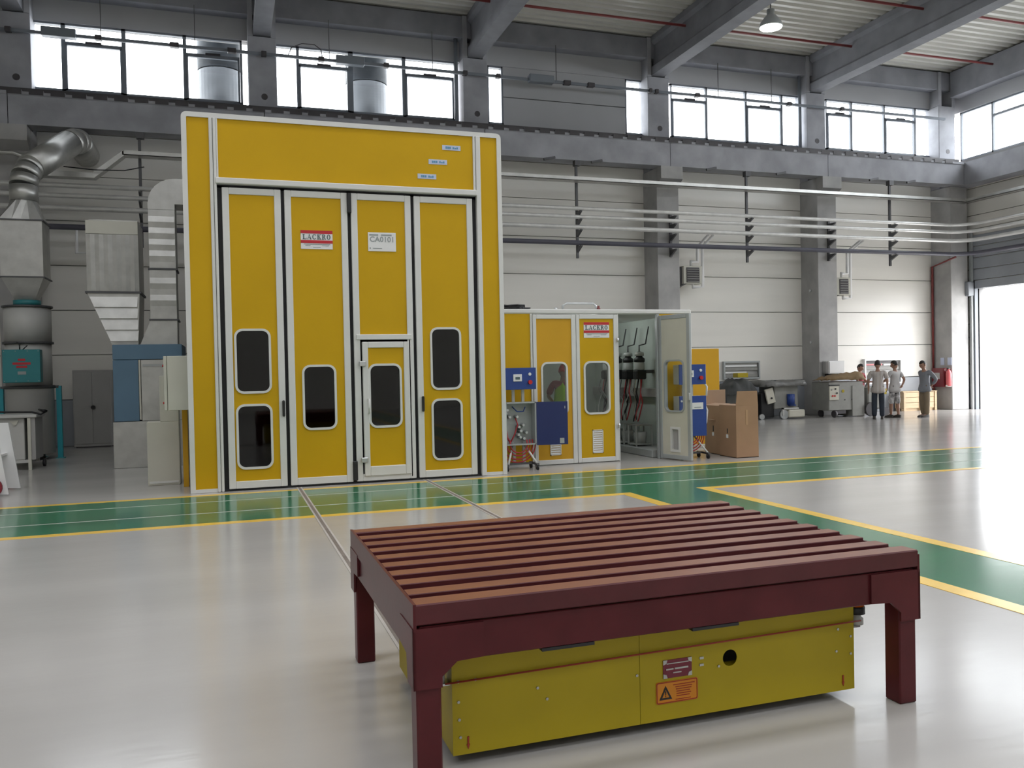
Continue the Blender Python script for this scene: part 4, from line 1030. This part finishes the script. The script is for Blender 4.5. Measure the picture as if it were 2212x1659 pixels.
MB().loft([sq(FX, FY, .17, 3.08), sq(FX, FY, .36, 3.5)]).build('funnel', 'galv', fi)
MB().loft([sq(FX, FY, .36, 3.52), sq(FX, FY, .36, 4.58)]).build('hood_box', 'galv', fi)
for z in (3.505, 4.59): MB().loft([sq(FX, FY, .385, z-.012), sq(FX, FY, .385, z+.012)]).build('flange', 'bracket', fi)
def circ_(r, z, n=16): return [(FX+r*math.cos(2*math.pi*i/n+R(225)), FY+r*math.sin(2*math.pi*i/n+R(225)), z) for i in range(n)]
def sqn(h, z):
    o = []
    for i in range(16):
        a = 2*math.pi*i/16+R(225); c, s = math.cos(a), math.sin(a); k = h/max(abs(c), abs(s)); o.append((FX+k*c, FY+k*s, z))
    return o
MB().loft([sqn(.36, 4.60), circ_(.235, 5.0)]).build('cone', 'galv', fi)
du = MB()
ang = [(FX, FY, 5.0), (FX, FY, 5.3), (FX+.02, FY+.05, 5.48), (FX+.06, FY+.15, 5.63), (FX+.12, FY+.3, 5.76)]
for a, b in zip(ang, ang[1:]): du.cyl(a, b, .25, n=20)
du.build('elbow', 'galv', fi)
MB().cyl((FX+.085, FY+.22, 5.70), (-3.02, 20.0, 6.52), .27, n=24).build('round_duct', 'galv', fi)
du = MB(); e_ = [(-3.02, 20.0, 6.52), (-2.95, 20.2, 6.62), (-2.92, 20.5, 6.70), (-2.92, YW-.02, 6.70)]
for a, b in zip(e_, e_[1:]): du.cyl(a, b, .27, n=20)
du.build('duct_elbow', 'galv', fi)
MB().lathe((FX, FY, 5.28), [(.243, 0), (.243, .03)], 20).build('duct_band', 'steel', fi)
tc_ = B(FX-.32, FX+.31, FY-.62, FY-.40, 1.50, 2.12, bev=.008).build('teal_cabinet', 'teal', fi); tc_['label'] = 'teal cabinet door with blurred red lettering'
tt = MB()
for k, (w, z) in enumerate(((.12, 1.93), (.30, 1.86), (.18, 1.80))): tt.box(FX-.0-w/2, FX+w/2, FY-.624, FY-.62, z-.025, z+.018)
tt.build('lettering', 'sign_red', tc_); B(FX-.07, FX+.07, FY-.624, FY-.62, 1.65, 1.71).build('lettering', 'text_grey', tc_)
for xx in (-.29, -.1, .1, .28):
    for z in (1.53, 2.09): MB().cyl((FX+xx, FY-.626, z), (FX+xx, FY-.62, z), .008, n=6).build('screw', 'steel_dot', tc_)
MB().tube([(FX-.05, FY-.5, 2.12), (FX-.05, FY-.5, 2.22), (FX-.1, FY-.45, 2.26)], .012, n=6).build('cable', 'black', fi); MB().tube([(FX+.0, FY-.5, 2.12), (FX+.08, FY-.5, 2.2)], .01, n=6).build('cable', 'black', fi)
for sx, sy in ((.5, 0.05), (-.5, .05), (0.1, .48)):
    lg = B(FX+sx-.045, FX+sx+.045, FY+sy-.045, FY+sy+.045, 0.0, 1.42).build('leg', 'teal_bright', fi)
    B(FX+sx-.08, FX+sx+.08, FY+sy-.08, FY+sy+.08, 0, .015).build('foot_plate', 'teal', lg)
B(FX-.5, FX+.5, FY+.0, FY+.06, 1.38, 1.43).build('support_beam', 'bracket', fi)
B(FX-.2, FX+.2, FY-.2, FY+.2, .0, .12).build('outlet', 'black', fi)
# ---- waste bin cart
wb_ = thing('bin_cart', 'pale four-wheeled bin cart in front of the dust filter', 'cart', (-3.5, 16.75, 0))
B(-3.95, -3.30, 16.45, 17.05, .18, .90, bev=.01).build('bin', 'filter_body', wb_)
B(-3.98, -3.10, 16.38, 17.12, .90, .955, bev=.01).build('rim', 'filter_body', wb_)
B(-3.96, -3.22, 16.40, 17.1, .13, .18).build('chassis', 'filter_body', wb_)
for xx in (-3.9, -3.22):
    for yy in (16.42, 17.06): B(xx-.025, xx+.025, yy-.025, yy+.025, .0 if yy < 16.5 else .1, .90).build('leg', 'cabinet_beige', wb_)
MB().cyl((-3.13, 17.02, .07), (-3.09, 17.02, .07), .07, n=14).build('castor', 'black', wb_); MB().cyl((-3.93, 17.02, .07), (-3.89, 17.02, .07), .07, n=14).build('castor', 'black', wb_)
B(-3.21, -3.13, 16.42, 17.05, .18, .9).build('side_panel', 'cabinet_grey', wb_)
MB().prism([(-3.52, .86), (-3.46, .78), (-3.42, .78), (-3.38, .86)], 'y', 16.43, 16.45).build('bracket', 'cabinet_beige', wb_)
MB().tube([(-3.95, 16.6, 1.03), (-3.6, 16.6, 1.0), (-3.2, 16.55, .99), (-3.05, 16.5, .95), (-2.98, 16.5, 1.0), (-3.1, 16.6, 1.03)], .018, n=6).build('hose', 'black', wb_)
# ---- grey locker
lk = thing('locker', 'grey two-door metal locker against the back wall', 'locker', (-2.87, 21.3, 0))
B(-3.26, -2.48, 21.12, 21.6, .02, 1.74, bev=.006).build('body', 'cabinet_grey', lk)
for a, b in ((-3.24, -2.875), (-2.865, -2.5)): B(a, b, 21.105, 21.12, .08, 1.70, bev=.004).build('door', 'cabinet_grey', lk)
MB().cyl((-2.85, 21.105, .9), (-2.85, 21.06, .9), .045, n=14).build('knob', 'black', lk)
B(-3.22, -2.52, 21.14, 21.58, 0, .02).build('plinth', 'rail_dark', lk)
tag(MB().tube([(-5.2, 20.66, 6.42), (-4.2, 20.66, 6.42), (-3.95, 20.66, 6.33), (-3.7, 20.66, 6.2)], .05, n=8).build('flexible_hose', 'galv'), 'bent pale conduit under the runway beam, far left', 'conduit')
tag(MB().tube([(-3.2, 20.4, 6.12), (-2.6, 20.4, 6.08), (-2.0, 20.4, 6.10), (-1.6, 20.4, 6.2)], .012, n=6).build('loose_cable', 'black'), 'loose black cable sagging by the round duct', 'cable')
# small white pipe loop
tag(MB().tube([(-3.01, 20.6, 4.79), (-3.02, 20.6, 4.3), (-2.74, 20.6, 4.3), (-2.75, 20.6, 4.79)], .026, n=8).build('pipe_loop', 'window_white'), 'small white pipe loop hanging below the dark pipe', 'pipe')
# trolley at the picture's edge: white side plate and wheel
ty_ = thing('trolley', 'white trolley side plate with dark wheel, beside the lane', 'trolley', (-3.1, 13.0, 0))
MB().prism([(-3.35, .05), (-2.80, .02), (-2.93, .95), (-3.35, .95)], 'y', 12.9, 12.93).build('side_plate', 'window_white', ty_)
MB().prism([(-3.35, .05), (-2.80, .02), (-2.93, .95), (-3.35, .95)], 'y', 13.6, 13.63).build('side_plate', 'window_white', ty_)
B(-3.35, -2.95, 12.93, 13.6, .5, .53).build('shelf', 'window_white', ty_)
MB().cyl((-2.98, 12.78, .13), (-2.98, 12.84, .13), .13, n=20).build('wheel', 'maroon_cloth', ty_)
MB().cyl((-2.98, 12.84, .13), (-2.98, 12.9, .13), .02, n=8).build('axle', 'black', ty_)
rg = MB(); bmesh.ops.create_icosphere(rg.bm, subdivisions=2, radius=.06)
rnd = random.Random(11)
for v in rg.bm.verts: v.co = Vector((v.co.x*1.0, v.co.y, max(v.co.z*.8, -.03)))*(1+rnd.uniform(-.25, .25))+Vector((-3.17, 14.75, .045))
mz = min(v.co.z for v in rg.bm.verts)
for v in rg.bm.verts: v.co.z -= mz
tag(rg.build('rag', 'red_button'), 'crumpled red rag lying on the floor', 'rag')

# ================================================================== WALL HEATERS
def heater(x0, x1, z0, z1, label, zt):
    h = thing('wall_heater', label, 'heater', ((x0+x1)/2, 21.4, z0), 'fan heaters on the back wall')
    B(x0, x1, 21.2, 21.55, z0+.06, z1, bev=.01).build('casing', 'cabinet_beige', h)
    n = 6; dz = (z1-z0-.16)/n
    for i in range(n):
        z = z0+.11+i*dz
        MB().prism([(21.2, z), (21.14, z+dz*.15), (21.145, z+dz*.3), (21.2, z+dz*.5)], 'x', x0+.1, x1-.1).build('louvre_blade', 'cabinet_grey', h)
    B(x0+.09, x1-.09, 21.185, 21.2, z0+.1, z1-.05).build('grille_back', 'rail_dark', h)
    B(x0-.05, x0, 21.3, YW, z0+.05, z1-.03).build('bracket', 'bracket', h)
    MB().prism([(21.2, z0+.06), (21.6, z0+.06), (YW, z0-.1), (YW, z0-.16), (21.55, z0)], 'x', x0+.02, x0+.1).build('wall_arm', 'bracket', h)
    xm = (x0+x1)/2
    MB().tube([(xm+.0, 21.3, z1), (xm, 21.3, z1+.13), (xm+.22, 21.3, z1+.13), (xm+.22, 21.3, zt-.25), (xm+.22, 20.72, zt)], .036, n=8).build('feed_pipe', 'window_white', h)
    MB().tube([(xm+.05, 21.3, z0+.06), (xm+.05, 21.3, z0-.02), (x1+.08, 21.3, z0-.02), (x1+.08, 21.3, zt-.25), (x1+.08, 20.72, zt)], .036, n=8).build('return_pipe', 'window_white', h)
heater(12.33, 12.92, 3.83, 4.40, 'wall fan heater beside the column behind the mixing room', 5.2)
heater(17.58, 18.08, 3.55, 4.15, 'wall fan heater beside the column with the white switch box', 5.2)

# low louvred windows in the back wall
w7 = struct('window_7', loc=(14.5, YW-.02, 1.16), label='low louvred window behind the covered machine')
def low_window(w, x0, x1, z0, z1, mat, bars, red=None):
    MB().ring([(x0, z0), (x1, z0), (x1, z1), (x0, z1)], [(x0+.05, z0+.05), (x1-.05, z0+.05), (x1-.05, z1-.05), (x0+.05, z1-.05)], YW-.1, YW+.0).build('window_frame', mat, w)
    B(x0+.05, x1-.05, YW-.03, YW-.02, z0+.05, z1-.05).build('pane', 'cabinet_grey', w)
    for (a, b, zz_, hh, mt) in bars: B(a, b, YW-.07, YW-.03, zz_, zz_+hh, bev=.004).build('slat', mt, w)
low_window(w7, 13.9, 15.15, 1.14, 1.67, 'alu_grey', [(13.96, 15.05, 1.50, .06, 'window_white'), (13.96, 14.7, 1.31, .05, 'window_white'), (13.96, 15.09, 1.57, .05, 'mach_grey'), (13.96, 15.09, 1.39, .08, 'mach_grey'), (13.96, 15.09, 1.2, .08, 'mach_grey')])
w8 = struct('window_8', loc=(19.7, YW-.02, .87), label='low white-framed window behind the workers')
low_window(w8, 19.0, 20.45, .87, 1.66, 'window_white', [(19.08, 19.7, 1.46, .05, 'extinguisher_pink'), (19.08, 20.35, 1.33, .08, 'mach_grey'), (19.08, 20.35, 1.15, .08, 'mach_cream'), (19.75, 20.1, 1.45, .05, 'window_white'), (19.08, 20.35, 1.54, .05, 'rail_dark')])

# ================================================================== MACHINES AT THE BACK WALL
ma = thing('covered_machine', 'grey machine with tilted white panel and blue motor under clear sheeting', 'machine', (15.0, 20.7, 0))
B(14.75, 15.55, 20.45, 21.2, .28, 1.0, bev=.02).build('body', 'mach_grey', ma)
B(14.35, 14.78, 20.5, 21.1, .05, .75, bev=.02).build('hopper', 'black', ma)
B(14.44, 14.70, 20.38, 20.44, .45, .88, bev=.008, rot=Matrix.Rotation(R(-14), 3, 'Y')).build('control_panel', 'mach_cream', ma)
MB().cyl((14.6, 20.36, .6), (14.6, 20.38, .6), .03, n=10).build('knob', 'black', ma)
MB().cyl((15.26, 20.4, .40), (15.26, 20.4, .70), .11, n=18).build('motor', 'blue', ma)
B(15.2, 15.4, 20.35, 20.45, .36, .40).build('motor_foot', 'blue', ma)
B(15.05, 15.6, 20.2, 20.6, .04, .26, bev=.03).build('base_skirt', 'mach_cream', ma)
B(14.85, 15.4, 20.22, 20.27, .28, .32).build('handle_bar', 'filter_body', ma)
B(14.85, 14.9, 20.22, 20.27, .1, .32).build('handle_bar', 'filter_body', ma)
MB().cyl((14.93, 20.24, .13), (14.93, 20.32, .13), .13, n=20).build('wheel', 'steel', ma)
MB().cyl((14.3, 20.4, .08), (14.3, 20.46, .08), .08, n=16).build('castor', 'steel', ma)
def drape(name, x0, x1, y0, y1, ztop, zedge, mat, parent=None, seed=1, nx=14, ny=8, hang=.25):
    rnd = random.Random(seed); m = MB(); G = []
    for j in range(ny+1):
        row = []
        for i in range(nx+1):
            u, v = i/nx, j/ny
            e = min(u, 1-u, v, 1-v)*2
            z = zedge+(ztop(u, v)-zedge)*min(1, e/ hang)**.7 + rnd.uniform(-.02, .02)
            row.append(m.bm.verts.new((x0+(x1-x0)*u+rnd.uniform(-.015, .015), y0+(y1-y0)*v+rnd.uniform(-.015, .015), z)))
        G.append(row)
    for j in range(ny):
        for i in range(nx): f = m.bm.faces.new((G[j][i], G[j][i+1], G[j+1][i+1], G[j+1][i])); f.smooth = True
    ex = bmesh.ops.solidify(m.bm, geom=m.bm.faces[:], thickness=.012)
    return m.build(name, mat, parent)
sh = drape('plastic_sheet', 14.34, 15.85, 20.28, 21.36, lambda u, v: 1.07+.03*math.sin(9*u), .93, 'tarp_clear', None, 4, hang=.16)
tag(sh, 'crumpled translucent sheet thrown over the machine with the blue motor', 'sheeting')
tp = thing('tarp_heap', 'dark grey tarpaulin bundle beside the covered machine', 'tarpaulin', (14.05, 20.9, 0))
B(13.65, 14.15, 20.7, 21.2, 0, .80, bev=.02).build('crate', 'mach_grey', tp)
drape('tarpaulin', 13.4, 14.28, 20.45, 21.45, lambda u, v: 1.12+.06*math.sin(11*u+5*v), .72, 'tarp_grey', tp, 9, hang=.35)
tag(B(13.75, 14.1, 20.75, 21.0, 1.2, 1.33, bev=.01).build('yellow_case', 'agv_yellow'), 'small yellow case lying on the grey tarpaulin bundle', 'case')
mb_ = thing('grey_machine', 'grey cabinet machine with beige control panel and yellow sticker', 'machine', (16.9, 20.3, 0))
B(16.25, 17.45, 20.0, 20.75, .2, 1.02, bev=.015).build('body', 'mach_grey', mb_)
B(17.05, 17.48, 19.98, 20.7, .02, .9, bev=.01).build('side_cabinet', 'mach_grey', mb_)
pn = B(16.25, 16.58, 19.97, 20.0, .50, .90, bev=.006).build('control_panel', 'mach_cream', mb_)
for dx, z, mt in ((.2, .82, 'black'), (.25, .7, 'black'), (.1, .62, 'red_button'), (.18, .62, 'red_button'), (.08, .8, 'cabinet_grey')): MB().cyl((16.25+dx, 19.95, z), (16.25+dx, 19.97, z), .025, n=10).build('button', mt, pn)
B(16.24, 16.6, 19.965, 19.99, .91, .94).build('panel_hood', 'black', mb_)
MB().cyl((16.74, 19.99, .75), (16.74, 20.0, .75), .045, n=14).build('sticker', 'agv_yellow', mb_)
for dx in (.5, .75, 1.0): MB().cyl((16.3+dx, 19.99, .5), (16.3+dx, 20.0, .5), .02, n=8).build('bolt', 'rail_dark', mb_)
for xx, yy in ((16.45, 20.02), (16.45, 20.6), (17.3, 20.6)): MB().cyl((xx-.03, yy, .1), (xx+.03, yy, .1), .1, n=16).build('wheel', 'rail_dark', mb_)
B(16.5, 16.85, 20.02, 20.1, .1, .2).build('axle_housing', 'rail_dark', mb_)
tag(drape('tan_cloth', 16.2, 17.55, 19.92, 20.7, lambda u, v: 1.12+.19*u+.03*math.sin(8*v), 1.065, 'tan_cloth', None, 6, hang=.3), 'tan cloth draped over the grey cabinet machine', 'cloth')
sw_ = thing('switch_box', 'white switch box on the concrete column', 'switch box', (17.2, 20.85, 1.2))
B(16.9, 17.46, 20.78, 20.995, 1.24, 1.62, bev=.008).build('box', 'window_white', sw_)
B(16.92, 17.44, 20.765, 20.78, 1.26, 1.60, bev=.004).build('lid', 'window_white', sw_)
B(16.83, 16.9, 20.83, 20.995, 1.25, 1.61, bev=.006).build('side_box', 'cabinet_grey', sw_)
B(16.92, 17.3, 20.82, 20.995, 1.16, 1.235, bev=.006).build('cable_tail', 'rail_dark', sw_)
# machine parts on a pallet behind the workers
mc = thing('wheeled_machine', 'small grey wheeled machine with yellow part between the workers', 'machine', (17.95, 20.2, 0))
B(17.62, 18.2, 20.0, 20.6, .2, .85, bev=.03).build('body', 'mach_grey', mc)
MB().cyl((17.68, 19.92, .2), (17.68, 20.0, .2), .2, n=20).build('wheel', 'rail_dark', mc)
MB().cyl((18.2, 19.92, .12), (18.2, 20.0, .12), .12, n=18).build('wheel', 'rail_dark', mc)
B(18.12, 18.26, 19.95, 20.0, .62, .78, bev=.01).build('yellow_part', 'agv_yellow', mc); MB().tube([(17.8, 20.3, .85), (17.8, 20.1, 1.15), (18.1, 20.1, 1.15), (18.1, 20.3, .85)], .025, n=8).build('handle', 'steel', mc)
# wooden crate
cr = thing('wooden_crate', 'long pale wooden crate by the corner column', 'crate', (20.8, 21.45, 0))
for k in range(3):
    B(20.12, 21.44, 21.3, 21.33, .10+k*.165, .255+k*.165, bev=.004).build('plank', 'wood', cr); B(20.12, 21.44, 21.62, 21.65, .10+k*.165, .255+k*.165, bev=.004).build('plank', 'wood', cr)
for xx in (20.12, 20.76, 21.36): B(xx, xx+.08, 21.27, 21.30, 0.0, .6, bev=.004).build('batten', 'wood', cr)
B(20.1, 21.46, 21.28, 21.67, .595, .62).build('lid', 'wood', cr)
for xx in (20.14, 21.39): B(xx, xx+.03, 21.33, 21.62, .1, .59).build('end_board', 'wood', cr)
B(20.12, 21.44, 21.30, 21.65, .08, .10).build('base_board', 'wood', cr)
for yy in (21.34, 21.56): B(20.12, 21.44, yy, yy+.06, 0, .08).build('skid', 'wood', cr)
# fire point on the corner column's side
fp = thing('fire_cabinet', 'dark red fire hose cabinet on the corner column', 'fire cabinet', (21.7, 21.4, .73))
B(21.60, 21.785, 21.14, 21.63, .73, 1.33, bev=.01).build('cabinet', 'extinguisher', fp); B(21.59, 21.60, 21.17, 21.6, .77, 1.29, bev=.003).build('door', 'extinguisher', fp); B(21.583, 21.59, 21.3, 21.55, .98, 1.18).build('sticker', 'cabinet_grey', fp)
fe = thing('fire_extinguisher', 'pinkish red fire extinguisher on the corner column', 'extinguisher', (21.68, 21.03, .74))
MB().lathe((21.68, 21.03, .74), [(.07, 0), (.085, .03), (.085, .42), (.06, .5), (.025, .52), (.025, .56)], 18).build('cylinder', 'extinguisher_pink', fe); B(21.65, 21.71, 21.0, 21.08, 1.30, 1.33).build('valve', 'black', fe); B(21.74, 21.785, 21.0, 21.08, 1.0, 1.1).build('bracket', 'bracket', fe)
MB().lathe((21.68, 21.04, .735), [(.06, 0), (.087, .01), (.087, .06)], 18).build('foot_ring', 'sign_white', fe)
for k, z in enumerate((1.42, )): 
    for yy, w_ in ((21.02, 'extinguisher'), (21.3, 'hose cabinet')): tag(B(21.77, 21.784, yy, yy+.14, z, z+.24).build('safety_sign', 'label_blue'), 'small pale blue safety sign above the fire '+w_, 'sign', 'safety signs above the fire point')
# red riser pipe beside the corner column
tag(MB().tube([(21.73, 21.69, 0), (21.73, 21.69, 4.6), (21.73, 20.75, 4.8)], .03, n=8).build('riser_pipe', 'red_pipe'), 'dark red riser pipe beside the corner column', 'pipe')

# ================================================================== PEOPLE
def skin_mesh(name, chains, mat, parent, subs=1, root=None, extra=None):
    """chains: list of lists of (x,y,z,r) or (x,y,z,rx,ry); equal coordinates are shared"""
    idx, verts, rad, edges = {}, [], [], []
    def vid(p):
        k = (round(p[0], 4), round(p[1], 4), round(p[2], 4))
        if k not in idx: idx[k] = len(verts); verts.append(p[:3]); rad.append((p[3], p[4] if len(p) > 4 else p[3]))
        return idx[k]
    for ch in chains:
        ids = [vid(p) for p in ch]
        edges += list(zip(ids, ids[1:]))
    me = bpy.data.meshes.new(name); me.from_pydata(verts, edges, [])
    o = bpy.data.objects.new(name, me); COL.objects.link(o)
    md = o.modifiers.new('skin', 'SKIN'); md.use_smooth_shade = True
    for i, r in enumerate(rad): me.skin_vertices[0].data[i].radius = r
    me.skin_vertices[0].data[0].use_root = True
    s = o.modifiers.new('sub', 'SUBSURF'); s.levels = subs; s.render_levels = subs
    dg = bpy.context.evaluated_depsgraph_get()
    new = bpy.data.meshes.new_from_object(o.evaluated_get(dg)); bpy.data.objects.remove(o)
    if extra:
        bm = bmesh.new(); bm.from_mesh(new)
        for e in extra: me2 = bpy.data.meshes.new('t'); e.to_mesh(me2); bm.from_mesh(me2); e.free()
        bm.to_mesh(new); bm.free()
    for p in new.polygons: p.use_smooth = True
    new.materials.clear(); new.materials.append(MATS[mat])
    r = bpy.data.objects.new(name, new); COL.objects.link(r); r.parent = parent; return r
def head_bm(c, turn, tilt=0.):
    """head facing -y before turning: skull, jaw, nose, ears"""
    b = bmesh.new(); bmesh.ops.create_uvsphere(b, u_segments=20, v_segments=14, radius=1)
    for v in b.verts:
        x, y, z = v.co
        j = 1-.22*max(0, -z)**1.2
        v.co = Vector((x*.077*j, y*.095*(1-.08*max(0, -z)), z*.118))
        if y < -.75 and abs(x) < .28 and -.35 < z < .12: v.co.y -= .022*(1-abs(x)/.28)
    for s in (-1, 1):
        e = bmesh.new(); bmesh.ops.create_uvsphere(e, u_segments=8, v_segments=6, radius=1)
        for v in e.verts: v.co = Vector((s*.078+v.co.x*.01, .01+v.co.y*.02, v.co.z*.03))
        me = bpy.data.meshes.new('t'); e.to_mesh(me); b.from_mesh(me); e.free()
    m = Matrix.Translation(Vector(c)) @ Matrix.Rotation(turn, 4, 'Z') @ Matrix.Rotation(tilt, 4, 'X')
    bmesh.ops.transform(b, matrix=m, verts=b.verts[:]); return b, m
def hand_chains(w, e, k):
    w, e = Vector(w), Vector(e); d = (w-e).normalized(); s = d.orthogonal().normalized()
    if abs(d.z) > .6: s = Vector((0, 1, 0)); s = (s-d*s.dot(d)).normalized()
    n = d.cross(s)
    palm = w+d*.06*k; out = [[(*w, .024*k), (*palm, .028*k)]]
    for i, (off, ln) in enumerate(((-.027, .065), (-.009, .078), (.009, .072), (.027, .055))):
        a = palm+s*off*k+d*.025*k; b = a+d*ln*.55*k+n*.008*k; c = b+d*ln*.4*k+n*.022*k
        out.append([(*palm, .028*k), (*a, .0095*k), (*b, .009*k), (*c, .007*k)])
    th = w+d*.03*k-s*.03*k; t2 = th+d*.03*k-s*.018*k+n*.012*k
    out.append([(*palm, .028*k), (*th, .011*k), (*t2, .008*k)])
    return out
def person(loc, rz, label, H, P, wear):
    """P: joints in metres for a 1.70 m figure facing -y"""
    k = H/1.70
    p = local('person', label, 'person')
    def S(v, r, r2=None): return (v[0]*k, v[1]*k, v[2]*k, r*k, (r2 or r)*k)
    pel, ch, nk = P.get('pelvis', (0, 0, .93)), P.get('chest', (0, .01, 1.25)), P.get('neck', (0, .015, 1.44))
    mid = tuple((a+b)/2 for a, b in zip(pel, ch))
    hd = P.get('head', (0, -.01, 1.585))
    body, shirt, trou = [], [], []
    body.append([S(pel, .125, .095), S(mid, .12, .09), S(ch, .135, .095), S(nk, .052), S((hd[0], hd[1]+.01, hd[2]-.05), .05)])
    shirt.append([S((pel[0], pel[1], pel[2]-.20), .225, .175), S((pel[0], pel[1], pel[2]-.08), .225, .175), S(pel, .195, .15), S(mid, .15, .115), S(ch, .165, .118), S((nk[0], nk[1], nk[2]-.03), .075)])
    hands = []
    for s, nm in ((-1, 'L'), (1, 'R')):
        sh_, el, wr_ = P.get('sh'+nm, (s*.185, .01, 1.375)), P['el'+nm], P['wr'+nm]
        body.append([S(ch, .135, .095), S(sh_, .055), S(el, .04), S(wr_, .027)])
        for hc in hand_chains(tuple(a*k for a in wr_), tuple(a*k for a in el), k): body.append([S(tuple(c/k for c in wr_), .027) if i == 0 and False else q for i, q in enumerate(hc)])
        t = wear.get('sleeve', .75); hem = tuple(a+(b-a)*t for a, b in zip(sh_, el))
        cuffs = [S(ch, .165, .118), S(sh_, .078), S(hem, .068)]
        if wear.get('long'): cuffs = [S(ch, .165, .118), S(sh_, .078), S(el, .058), S(tuple(a+(b-a)*.85 for a, b in zip(el, wr_)), .045)]
        shirt.append(cuffs)
        hp_, kn, an = P.get('hip'+nm, (s*.09, 0, .90)), P.get('kn'+nm, (s*.10, -.015, .50)), P.get('an'+nm, (s*.105, .01, .085))
        toe = P.get('toe'+nm, (an[0], an[1]-.16, .035))
        body.append([S(pel, .125, .095), S(hp_, .088), S(kn, .057), S(tuple(a*.6+b*.4 for a, b in zip(kn, an)), .056), S(an, .038), S(toe, .03)])
        tl_ = wear.get('leg', 1.06); hemp = tuple(a+(b-a)*tl_ for a, b in zip(kn, an))
        trou.append([S((pel[0], pel[1], pel[2]-.05), .10, .085), S(hp_, .09), S(kn, .085), S(hemp, .075)])
    hb, hm = head_bm(tuple(a*k for a in hd), P.get('turn', 0), P.get('nod', 0))
    skin_mesh('body', body, 'skin', p, 1, extra=[hb])
    skin_mesh('shirt', shirt, wear['shirt'], p, 1)
    if wear.get('vest'): skin_mesh('vest', [[(a[0], a[1], a[2], a[3]*1.2, a[4]*1.25) for a in shirt[0]]], 'hivis', p, 1)
    skin_mesh('trousers', trou, wear['trousers'], p, 1)
    # hair cap
    m = MB(); bmesh.ops.create_uvsphere(m.bm, u_segments=18, v_segments=12, radius=1)
    dele = [v for v in m.bm.verts if (v.co.z < -.35) or (v.co.y < -.45 and v.co.z < .45)]
    bmesh.ops.delete(m.bm, geom=dele, context='VERTS')
    for v in m.bm.verts: v.co = Vector((v.co.x*.083, v.co.y*.102+.004, v.co.z*.127+.004))
    bmesh.ops.solidify(m.bm, geom=m.bm.faces[:], thickness=.008)
    bmesh.ops.transform(m.bm, matrix=hm, verts=m.bm.verts[:])
    for f in m.bm.faces: f.smooth = True
    o = m.build('cap' if wear.get('cap') else 'hair', wear.get('cap', 'hair'), p)
    # eyes
    for s in (-1, 1):
        e = MB(); bmesh.ops.create_uvsphere(e.bm, u_segments=8, v_segments=6, radius=.011)
        for v in e.bm.verts: v.co += Vector((s*.03, -.083, .012))
        bmesh.ops.transform(e.bm, matrix=hm, verts=e.bm.verts[:]); e.build('eye', 'black', p)
    for s, nm in ((-1, 'L'), (1, 'R')):
        an = P.get('an'+nm, (s*.105, .01, .085)); toe = P.get('toe'+nm, (an[0], an[1]-.16, .035))
        a, t_ = Vector(an)*k, Vector(toe)*k; d = Vector((t_.x-a.x, t_.y-a.y, 0)).normalized(); side = Vector((-d.y, d.x, 0)); z0 = a.z-.085*k
        L = []
        for q, w, zt in ((-.065, .03, .085), (0, .042, .10), (.09, .048, .07), (.17, .045, .05), (.215, .025, .035)):
            c = Vector((a.x, a.y, 0))+d*q*k
            L.append([(*(c-side*w*k).xy, z0), (*(c+side*w*k).xy, z0), (*(c+side*w*.85*k).xy, z0+zt*k), (*(c-side*w*.85*k).xy, z0+zt*k)])
        MB().loft(L).build('shoe', wear.get('shoe', 'shoe'), p)
    place(p, loc, rz); return p
person((16.83, 18.72, 0), R(180-42), 'person in striped shirt and dark jeans seen from behind', 1.60,
       dict(elL=(-.25, .03, 1.13), wrL=(-.25, -.10, .92), elR=(.26, .02, 1.12), wrR=(.25, -.06, .88), turn=R(-8), nod=R(12)), dict(shirt='shirt_striped', trousers='jeans', sleeve=.9))
person((17.66, 19.0, 0), R(180+10), 'person in pale shirt and camouflage shorts beside the wheeled machine', 1.58,
       dict(elL=(-.32, .10, 1.14), wrL=(-.16, .14, .98), elR=(.28, -.1, 1.13), wrR=(.18, -.3, 1.05), turn=R(20), nod=R(14), anL=(-.08, .06, .085), anR=(.08, -.08, .085), knL=(-.09, .02, .5), knR=(.09, -.06, .5)), dict(shirt='shirt_white', trousers='camo', sleeve=.7, leg=.25))
person((18.42, 18.70, 0), R(-90), 'person in grey shirt and khaki trousers with hands clasped behind', 1.57,
       dict(elL=(-.28, .17, 1.13), wrL=(-.06, .22, .95), elR=(.28, .17, 1.13), wrR=(.05, .24, .97), neck=(0, -.02, 1.44), head=(0, -.07, 1.575), nod=R(22), anL=(-.09, .03, .085), anR=(.09, -.02, .085)), dict(shirt='shirt_grey', trousers='khaki', long=True))
person((18.22, 21.0, 0), R(20), 'person whose dark head shows above the tan cloth', 1.50,
       dict(elL=(-.25, -.05, 1.12), wrL=(-.2, -.28, 1.1), elR=(.25, -.05, 1.12), wrR=(.2, -.28, 1.1), nod=R(25)), dict(shirt='maroon_cloth', trousers='jeans'))
person((5.66, 13.95, 0), R(150), 'worker in yellow high-visibility vest inside the mixing room', 1.62,
       dict(elL=(-.28, -.02, 1.12), wrL=(-.2, -.24, 1.05), elR=(.29, .02, 1.12), wrR=(.22, -.2, 1.0), nod=R(15)), dict(shirt='maroon_cloth', trousers='jeans', vest=True, cap='red_button', sleeve=.95))
